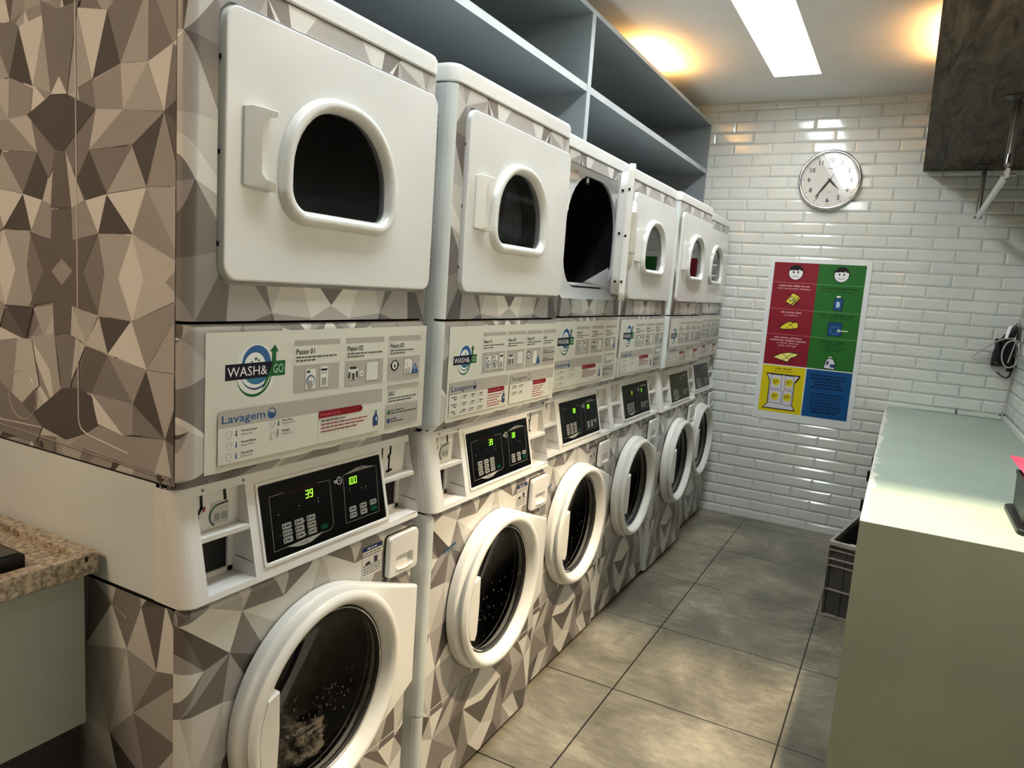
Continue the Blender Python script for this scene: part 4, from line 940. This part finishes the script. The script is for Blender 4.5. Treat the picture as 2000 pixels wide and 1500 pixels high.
mb = MB(); mb.box(.02, .04, .03, LN, ZC-.10, ZC-.022); obj('apron', mb, M_sage, t)
for yy, zz in ((.745, .725), (1.22, .74), (1.99, .66), (2.62, .64)):
    mb = MB(); mb.box(-.020, .004, yy, yy+.025, zz, zz+.045, .003); mb.box(0, .03, yy, yy+.02, zz+.03, ZC-.10); obj('bracket', mb, M_black, t)
# cable trunking along the wall above the counter
t = thing('cable_trunking', (1.0, YB-.012, ZC), label='white cable trunking running along the tiles above the counter', cat='trunking')
for q in ((.10, .355, -.010, .004), (.362, .584, -.010, .004), (.586, .602, -2.0, .004)):
    mb = MB(); mb.box(*q, .001, .026, .003); obj('channel', mb, mat('trunking_plastic', (.60, .64, .60), .45), t)
for q in ((.572, .577, -.014, .004, .022, .034), (.592, .597, -.014, .004, .022, .034), (.357, .360, -.008, .003, .001, .030)):
    mb = MB(); mb.box(*q); obj('clip', mb, M_black, t)

# ------------------------------------------------------------ black holder at the right edge
t = thing('ticket_holder', (1.365, 1.54, ZC), label='black upright holder with a wide base at the right end of the counter', cat='holder')
mb = MB(); q = lambda i, z: [(x, y, z) for x, y in rr(0+i, .20-i, 0+i, .335-i, .03, 5)]
mb.loft([q(0, .001), q(0, .013), q(.003, .016)]); mb.mi = 0; obj('base', mb, M_black, t)
mb = MB(); q = lambda i, z: [(x + z*.0, y, z) for x, y in rr(.014+i, .16-i, .060+i, .285-i, .008, 4)]
mb.loft([q(.003, .0165), q(0, .118), q(-.003, .122), q(-.003, .132), q(.004, .132), q(.006, .050)]); obj('box', mb, M_black, t)
mb = MB(); mb.loft([[(.030, .10, .06), (.13, .10, .06), (.13, .24, .06), (.030, .24, .06)], [(.028, .12, .128), (.13, .10, .135), (.13, .25, .135), (.026, .25, .130)], [(.015, .20, .142), (.11, .10, .165), (.12, .24, .165), (.008, .275, .148)], [(-.004, .315, .162), (.06, .16, .175), (.08, .20, .178), (-.006, .325, .165)]])
tag(obj('red_cloth', mb, noisy('crimson_cloth', (.48, .03, .09), (.58, .05, .12), 30, .7)), 'crimson cloth corner sticking out of the black holder', 'cloth').location = (1.365, 1.54, ZC)

# ------------------------------------------------------------ plastic crate half under the counter
M_crate = noisy('crate_grey_plastic', (.040, .038, .036), (.060, .057, .054), 12, .42)
M_crim = noisy('crate_rim_plastic', (.26, .235, .21), (.36, .33, .30), 30, .45)
t = thing('plastic_crate', (.846, 2.885, 0), math.radians(-9.5), label='dark grey ribbed plastic crate on the floor, half under the counter', cat='crate')
cw, cl_, ch = .36, .55, .368; mb = MB()
mb.box(.012, cw-.012, .012, cl_-.012, .003, .012)
for z0, z1 in ((.0, .345),):
    mb.box(.010, .014, .010, cl_-.010, z0, z1); mb.box(cw-.014, cw-.010, .010, cl_-.010, z0, z1); mb.box(.010, cw-.010, .010, .014, z0, z1); mb.box(.010, cw-.010, cl_-.014, cl_-.010, z0, z1)
for k in range(6):
    xx = .002 + k*.0705; mb.box(xx, xx+.004, .0, .012, .0, .345); mb.box(xx, xx+.004, cl_-.012, cl_, .0, .345)
for k in range(9):
    yy = .002 + k*.068; mb.box(.0, .012, yy, yy+.004, .0, .345); mb.box(cw-.012, cw, yy, yy+.004, .0, .345)
obj('shell', mb, M_crate, t)
mb = MB()
for zz in (.0, .127, .245, .278, .322): 
    mb.box(-.001, cw+.001, -.001, .012, zz, zz+.006); mb.box(-.001, cw+.001, cl_-.012, cl_+.001, zz, zz+.006); mb.box(-.001, .012, 0, cl_, zz, zz+.006); mb.box(cw-.012, cw+.001, 0, cl_, zz, zz+.006)
obj('ribs', mb, M_crim, t)
mb = MB(); o = lambda i, z: [(x, y, z) for x, y in rr(-.006+i, cw+.006-i, -.006+i, cl_+.006-i, .02, 4)]
mb.loft([o(.004, .345), o(0, .348), o(0, ch-.003), o(.003, ch), o(.016, ch), o(.018, .345)], False, False); obj('rim', mb, M_crim, t)
tag(obj('white_cloth', cloth_lump((.955, 3.02, .285), (.045, .06, .04), 2.2, .4, 18), noisy('white_cotton', (.45, .44, .42), (.6, .59, .56), 20, .9)), 'white cloth lying inside the dark grey crate', 'cloth')
tag(obj('dark_cloth', cloth_lump((1.05, 3.16, .13), (.10, .15, .09), 4.4, .2, 18), M_cl3), 'dark cloth heap inside the dark grey crate, under the white cloth', 'cloth')

# ------------------------------------------------------------ wall clock
t = thing('wall_clock', (.508, YB-.006, 2.242), label='round chrome wall clock showing 4:36 on the tiled wall', cat='clock')
def ring(r, d, seg=64): return [(r*math.cos(2*PI*k/seg), -d, r*math.sin(2*PI*k/seg)) for k in range(seg)]
mb = MB(); mb.loft([ring(.170, 0), ring(.176, .012), ring(.181, .020), ring(.183, .028), ring(.181, .036), ring(.175, .041), ring(.168, .041), ring(.163, .036), ring(.161, .022)], False, False); obj('rim', mb, M_chrome, t, ang=60)
cm = lambda u, v, h: (u, -.020 - h*3, v)
p = Print(cm); p.ell(0, 0, .163, .163, '#cdcbc6', n=64)
for k in range(12):
    a = PI/2 - k*PI/6; c, s_ = math.cos(a), math.sin(a); nn = 12 if k == 0 else k
    p.text(str(nn), .121*c, .121*s_ - .0135, .027, '#1b1b1b', 'c', bold=.02)
    p.line([(.146*c, .146*s_), (.150*c, .150*s_)], .004, '#2a2a2a')
for k in range(60):
    a = k*PI/30; c, s_ = math.cos(a), math.sin(a)
    if k % 5: p.line([(.147*c, .147*s_), (.149*c, .149*s_)], .0012, '#7a7a7a')
p.dash(-.022, .024, .066, .0055, '#6a6a68'); p.text('QUARTZ', 0, -.076, .006, '#77776f', 'c', width=.036)
obj('dial', p, M_poster, t, smooth=False, recalc=False)
def hand(nm, ang, L, wd, back, y):
    a = math.radians(90-ang); d = Vector((math.cos(a), 0, math.sin(a))); n_ = Vector((-d.z, 0, d.x)); mb = MB(); o = Vector((0, y, 0))
    pr_ = [o - d*back - n_*wd*.3, o + n_*(-wd*.5), o + d*L*.45 - n_*wd*.55, o + d*L - n_*wd*.12, o + d*L + n_*wd*.12, o + d*L*.45 + n_*wd*.55, o + n_*(wd*.5), o - d*back + n_*wd*.3]
    mb.loft([pr_, [q_ + Vector((0, -.001, 0)) for q_ in pr_]]); mb.cyl((0, y, 0), (0, y-.002, 0), .005, 14); obj(nm, mb, M_black, t)
hand('hour_hand', 134, .083, .012, .012, -.024); hand('minute_hand', 215, .128, .010, .015, -.027); hand('second_hand', 28, .088, .002, .02, -.030)
mb = MB(); mb.loft([ring(.162, .036), ring(.10, .036), ring(.02, .036)], False, True); obj('clock_glass', mb, M_clockglass, t, ang=80)

# ------------------------------------------------------------ poster
px0, px1, pz0, pz1 = .209, .811, .704, 1.758
t = thing('instruction_poster', (0, 0, 0), label='red, green, yellow and blue laundry rules poster on the tiled wall', cat='poster')
t.location = (px0, YB-.007, pz0)
pm = lambda u, v, h: (u-px0, -.0022 - h, v-pz0)
mb = MB(); mb.box(0, px1-px0, -.0020, .0, 0, pz1-pz0); obj('backing_sheet', mb, mat('poster_white', (.66, .69, .70), .35), t)
p = Print(pm); RD, GN, YL, BL = '#7f1828', '#226426', '#cdbf12', '#084a80'
p.rect(.238, .783, .752, 1.732, '#d9dce0'); p.rect(.240, .508, 1.068, 1.730, RD); p.rect(.508, .781, 1.068, 1.730, GN); p.rect(.240, .506, .755, 1.062, YL); p.rect(.511, .781, .755, 1.062, BL)
for z_ in (1.601, 1.431, 1.266): p.rect(.240, .508, z_, z_+.0018, '#c98a90'); p.rect(.508, .781, z_, z_+.0018, '#7fb080')
for cx_, sad in ((.375, True), (.645, False)):
    cz_ = 1.668; p.ell(cx_, cz_, .046, .048, '#0a0a0c', n=36); p.ell(cx_, cz_-.002, .041, .043, '#dfe0e3', n=36)
    p.P([(cx_-.040, cz_+.012), (cx_-.030, cz_+.034), (cx_, cz_+.046), (cx_+.030, cz_+.034), (cx_+.040, cz_+.012), (cx_+.026, cz_+.014), (cx_+.020, cz_+.022), (cx_+.014, cz_+.013), (cx_, cz_+.016)], '#0a0a0c')
    for s_ in (-1, 1):
        p.ell(cx_+s_*.013, cz_+.001, .0055, .0065, '#0a0a0c', n=14)
        if sad: p.line([(cx_+s_*.006, cz_+.013), (cx_+s_*.019, cz_+.008)], .0025, '#0a0a0c')
    q = [(cx_ + .016*math.cos(a), cz_-.026 + (.010*math.sin(a) if sad else -.009*math.sin(a)) + (-.006 if sad else .006)) for a in [PI*k/10 for k in range(11)]]
    p.line(q, .003, '#0a0a0c')
def lines(cx_, z_, rows, size, col, lead=1.45):
    for k, (s_, it, wd) in enumerate(rows): p.text(s_, cx_, z_ - k*size*lead, size, col if not it else (col), 'c', bold=.022 if not it else .0, shear=.25 if it else 0, width=wd)
PKC, DK = '#e3b9bf', '#08200c'
lines(.375, 1.578, [('nunca usar sabão em pó', 0, .185), ('never use powder detergent', 1, .205)], .0115, PKC, 1.55)
lines(.375, 1.408, [('não colocar tênis', 0, .125), ('no sneakers', 1, .085)], .0115, PKC, 1.55)
lines(.375, 1.243, [('não colocar edredons,', 0, .170), ('cobertores, colchas e tapetes', 0, .220), ('no duvets, blankets,', 1, .140), ('quilts and rugs', 1, .110)], .0110, PKC, 1.55)
lines(.645, 1.576, [('usar somente sabão líquido', 0, .215), ('liquid detergent only', 1, .150)], .0115, DK, 1.55)
lines(.645, 1.408, [('fechar a porta após o uso', 0, .205), ('close the door after use', 1, .175)], .0115, DK, 1.55)
lines(.645, 1.240, [('somente alvejante', 0, .140), ('sem cloro', 0, .08), ('no chlorine or sanitary', 1, .165), ('water please!', 1, .105)], .0110, DK, 1.55)
lines(.375, 1.040, [('onde colocar...', 0, .115), ('where to put in...', 1, .120)], .0115, '#16160a', 1.55)
KX = '#3a0a12'
# powder box
cx_, cz_ = .375, 1.498; p.P([(cx_-.045, cz_-.020), (cx_+.004, cz_-.045), (cx_+.046, cz_+.012), (cx_-.002, cz_+.042)], '#16160a'); p.P([(cx_-.040, cz_-.018), (cx_-.008, cz_-.034), (cx_+.034, cz_+.020), (cx_-.002, cz_+.037)], '#d5cf45'); p.P([(cx_-.002, cz_-.037), (cx_+.003, cz_-.040), (cx_+.042, cz_+.011), (cx_+.037, cz_+.016)], '#d5cf45')
p.ell(cx_-.006, cz_+.002, .015, .015, '#5a5a20', n=18); p.ell(cx_-.006, cz_+.002, .011, .011, '#e2dfa0', n=18)
for s_ in (-1, 1): p.line([(cx_-.045, cz_-.045*s_), (cx_+.045, cz_+.045*s_)], .003, KX)
# sneaker
cx_, cz_ = .375, 1.332; p.P([(cx_-.062, cz_-.020), (cx_-.058, cz_-.008), (cx_-.028, cz_+.010), (cx_-.004, cz_+.027), (cx_+.016, cz_+.020), (cx_+.050, cz_+.022), (cx_+.056, cz_-.006), (cx_+.048, cz_-.022), (cx_-.020, cz_-.034), (cx_-.050, cz_-.032)], '#16160a')
p.P([(cx_-.057, cz_-.020), (cx_-.028, cz_+.005), (cx_-.004, cz_+.021), (cx_+.016, cz_+.014), (cx_+.046, cz_+.017), (cx_+.051, cz_-.008), (cx_+.044, cz_-.018), (cx_-.020, cz_-.028), (cx_-.048, cz_-.027)], '#d5c93a')
for s_ in (-1, 1): p.line([(cx_-.035, cz_-.040*s_), (cx_+.045, cz_+.040*s_)], .003, KX)
# rug
cx_, cz_ = .375, 1.122; p.P([(cx_-.080, cz_-.006), (cx_-.030, cz_+.024), (cx_+.020, cz_+.036), (cx_+.080, cz_+.028), (cx_+.060, cz_+.006), (cx_+.035, cz_-.002), (cx_+.018, cz_-.034), (cx_-.020, cz_-.026)], '#16160a')
p.P([(cx_-.073, cz_-.006), (cx_-.028, cz_+.020), (cx_+.020, cz_+.031), (cx_+.072, cz_+.025), (cx_+.055, cz_+.009), (cx_+.030, cz_+.000), (cx_+.014, cz_-.028), (cx_-.020, cz_-.021)], '#e0da7a')
for s_ in (-1, 1): p.line([(cx_-.045, cz_-.040*s_), (cx_+.050, cz_+.036*s_)], .003, KX)
# bottle, washer, jug
cx_, cz_ = .645, 1.490; p.P([(cx_-.026, cz_-.045), (cx_+.026, cz_-.045), (cx_+.030, cz_+.025), (cx_+.016, cz_+.034), (cx_-.018, cz_+.034), (cx_-.026, cz_+.018)], '#081c30'); p.P([(cx_-.022, cz_-.041), (cx_+.021, cz_-.041), (cx_+.025, cz_+.023), (cx_+.014, cz_+.030), (cx_-.016, cz_+.030), (cx_-.022, cz_+.016)], '#1b4f86')
p.rect(cx_-.012, cx_+.010, cz_+.036, cz_+.046, '#d9e0e0'); p.P([(cx_-.010, cz_-.024), (cx_+.010, cz_-.024), (cx_+.011, cz_+.000), (cx_+.002, cz_+.012), (cx_-.009, cz_+.008)], '#a9c6d9')
cx_, cz_ = .645, 1.332; p.rrect(cx_-.042, cx_+.042, cz_-.048, cz_+.040, .005, '#081c30'); p.rrect(cx_-.038, cx_+.038, cz_-.044, cz_+.036, .004, '#15477c'); p.rect(cx_-.036, cx_+.036, cz_+.020, cz_+.023, '#081c30')
p.ell(cx_-.002, cz_-.010, .026, .026, '#4b7db0', n=26); p.ell(cx_-.002, cz_-.010, .023, .023, '#15477c', n=26); p.line([(cx_-.012, cz_-.016), (cx_+.004, cz_-.004)], .002, '#081c30'); p.line([(cx_+.020, cz_-.012), (cx_+.075, cz_-.012)], .006, '#d5dcb0'); p.P([(cx_+.012, cz_-.012), (cx_+.028, cz_-.002), (cx_+.028, cz_-.022)], '#d5dcb0')
cx_, cz_ = .640, 1.118; p.P([(cx_-.034, cz_-.042), (cx_+.034, cz_-.046), (cx_+.034, cz_-.004), (cx_+.020, cz_+.024), (cx_+.010, cz_+.028), (cx_-.012, cz_+.028), (cx_-.026, cz_+.004)], '#0a1018'); p.P([(cx_-.030, cz_-.038), (cx_+.030, cz_-.042), (cx_+.030, cz_-.006), (cx_+.017, cz_+.020), (cx_-.010, cz_+.024), (cx_-.022, cz_+.003)], '#d5d2da')
p.rect(cx_-.010, cx_+.010, cz_+.028, cz_+.036, '#b9c49a'); p.ell(cx_-.012, cz_-.006, .007, .014, '#1c3358', n=14, rot=-.3); p.rect(cx_+.004, cx_+.032, cz_-.032, cz_-.012, '#1b3f78')
# detergent box drawing
p.P([(.268, 1.010), (.478, 1.010), (.480, 1.000), (.455, .958), (.450, .958), (.450, .810), (.472, .775), (.262, .775), (.290, .810), (.290, .958)], '#16161a'); p.P([(.276, 1.002), (.470, 1.002), (.446, .962), (.446, .808), (.462, .781), (.272, .781), (.295, .806), (.295, .962)], '#c9c6d2')
for u0, u1, v0, v1, cu, cv in ((.300, .368, .910, 1.000, .334, .955), (.388, .442, .915, 1.000, .415, .955), (.298, .376, .815, .900, .335, .860), (.386, .442, .808, .903, .414, .860)):
    p.frame(u0, u1, v0, v1, .0028, '#3a3a48'); p.ell(cu, cv, .025, .026, '#d2c51f', n=24)
    for k in range(3): p.dash(cu-.018, cu+.018 - .006*k, cv+.008-.009*k, .0045, '#33331a', k)
rnd = random.Random(2)
for k in range(13):
    if k == 5: continue
    z_ = 1.022 - .0195*k; w_ = rnd.uniform(.075, .105); p.dash(.646-w_, .646+w_, z_, .0085, '#0a1c45' if k < 5 or k == 12 else '#0c2c5a', k)
obj('printed_sheet', p, M_poster, t, smooth=False, recalc=False)

# ------------------------------------------------------------ clothes iron hung in the corner
t = thing('clothes_iron', (1.545, YB-.03, 1.19), label='black and white clothes iron hung nose-up in the tiled corner', cat='iron')
def iron_loop(k, y):
    pts = [(-.062, .01), (-.058, .0), (.035, .0), (.042, .02), (.050, .12), (.052, .20), (.048, .262), (.040, .262), (.0, .215), (-.040, .150), (-.060, .08)]
    return [(p_[0]*k, y, .12 + (p_[1]-.12)*k) for p_ in pts]
mb = MB(); mb.loft([iron_loop(1.0, .008), iron_loop(1.0, .0), iron_loop(.985, -.004)]); obj('soleplate', mb, mat('pale_iron_shell', (.62, .64, .63), .35), t)
mb = MB(); mb.loft([iron_loop(.97, -.004), iron_loop(.93, -.030), iron_loop(.80, -.050), iron_loop(.68, -.056)]); obj('body', mb, M_black, t)
st = mat('white_trim', (.72, .72, .74), .35)
mb = MB(); mb.loft([[(-.012, -.050, .20), (.004, -.050, .208), (.004, -.036, .242), (-.006, -.034, .230)], [(-.014, -.058, .17), (.0, -.058, .172), (.012, -.048, .238), (-.002, -.040, .225)]])
obj('stripe', mb, st, t)
mb = MB(); mb.loft([[(.026, -.056, .16), (.034, -.056, .16), (.042, -.036, .245), (.036, -.034, .245)], [(.028, -.060, .16), (.036, -.060, .16), (.044, -.040, .25), (.037, -.038, .25)]])
obj('stripe', mb, st, t)
mb = MB(); mb.tube([(-.046, -.040, .155), (-.048, -.080, .150), (-.046, -.100, .120), (-.040, -.104, .075), (-.036, -.085, .040), (-.034, -.050, .030)], [.012, .012, .013, .013, .012, .012], 12); obj('handle', mb, M_black, t)
M_cord = mat('pale_cord', (.42, .41, .39), .6)
def loop(c, a, b_, tilt, n_=40, turns=1.0, y0=0, y1=0):
    return [(c[0] + a*math.cos(2*PI*turns*k/n_)*math.cos(tilt) - b_*math.sin(2*PI*turns*k/n_)*math.sin(tilt), c[1] + y0 + (y1-y0)*k/n_, c[2] + a*math.cos(2*PI*turns*k/n_)*math.sin(tilt) + b_*math.sin(2*PI*turns*k/n_)) for k in range(n_+1)]
path = loop((.018, -.112, .085), .040, .075, 0, 60, 2.0, 0, -.012)
mb = MB(); mb.tube(path, .0035, 8)
mb.tube([(.055, -.124, .085), (.05, -.12, .155), (.02, -.118, .172), (-.02, -.115, .168), (-.06, -.09, .145), (-.115, -.03, .085), (-.150, -.005, .050), (-.152, .0, .040), (-.140, .0, .036), (-.100, -.0, .042), (-.060, -.0, .048)], .0035, 8)
mb.tube([(.012, -.114, .035), (.034, -.10, .15), (.052, -.08, .10), (.055, -.03, -.02), (.050, -.012, -.12), (.040, -.002, -.20), (.032, .0, -.268)], .003, 8)
obj('cord', mb, M_cord, t)
t = thing('wall_hook', (1.575, YB-.006, 1.12), label='black wire bracket on the tiles below the hung iron', cat='hook')
mb = MB(); mb.tube([(.010, -.002, .11), (.012, -.03, .07), (.010, -.07, .045), (.006, -.09, .030), (-.012, -.105, .018), (-.035, -.100, .028), (-.055, -.08, .045)], .005, 8); obj('wire', mb, mat('black_wire', (.03, .03, .03), .3, .6), t)
mb = MB(); mb.box(-.004, .026, -.004, .002, .05, .13, .002); obj('plate', mb, M_black, t)

# ------------------------------------------------------------ granite counter, lower left
M_granite = mat('beige_granite', rough=.28, coat=.2); n, l, b = nodes(M_granite)
tc = n.new('ShaderNodeTexCoord'); v1 = n.new('ShaderNodeTexNoise'); v1.inputs['Scale'].default_value = 85; v1.inputs['Detail'].default_value = 5; v1.inputs['Roughness'].default_value = .7
cr = n.new('ShaderNodeValToRGB'); e = cr.color_ramp.elements; e[0].position = .34; e[0].color = (.07, .05, .035, 1); e[1].position = .66; e[1].color = (.56, .47, .35, 1)
q = e.new(.45); q.color = (.24, .19, .13, 1); q = e.new(.54); q.color = (.42, .34, .25, 1)
l.new(tc.outputs['Object'], v1.inputs['Vector']); l.new(v1.outputs[0], cr.inputs[0]); l.new(cr.outputs[0], b.inputs['Base Color'])
GX, GZ = -.2150, .930
t = thing('granite_worktop', (GX, -.010, GZ), label='speckled beige granite worktop with raised lip at lower left', cat='worktop')
mb = MB(); x0 = WX0 - GX + .004
mb.box(x0, 0, -1.6, 0, -.040, -.012, .004); mb.box(x0, 0, -.030, 0, -.016, .0, .003)
mb.box(-.030, 0, -1.6, -.020, -.016, -.0008, .003)
obj('slab', mb, M_granite, t)
t = thing('base_cabinet', (GX, -.010, 0), label='sage green base cabinet under the granite worktop', cat='cabinet')
M_sage2 = noisy('base_cabinet_paint', (0.27, 0.31, 0.26), (0.30, 0.34, 0.29), 3, 0.5)
mb = MB(); mb.box(x0, -.030, -1.58, -.022, .605, .889); obj('carcass', mb, M_sage2, t)
for k in range(3):
    mb = MB(); mb.box(-.030, -.012, -.022-.5*(k+1)+.003, -.022-.5*k, .598, .886, .001); obj('drawer_front', mb, M_sage2, t)
mb = MB(); mb.box(x0, -.034, -1.56, -.026, 0, .604); obj('dark_void_block', mb, M_seal, t)  # black block stands in for the shaded void below the drawers
t = thing('cooktop', (GX-.03, -.115, GZ-.0125), label='black glass cooktop on the granite worktop', cat='cooktop')
mb = MB(); mb.box(-.40, -.012, -.50, 0, .001, .030, .004); obj('body', mb, M_black, t)
mb = MB(); mb.box(-.392, -.020, -.492, -.008, .030, .0325, .001); obj('glass_top', mb, mat('cooktop_glass', (.03, .026, .022), .12), t)
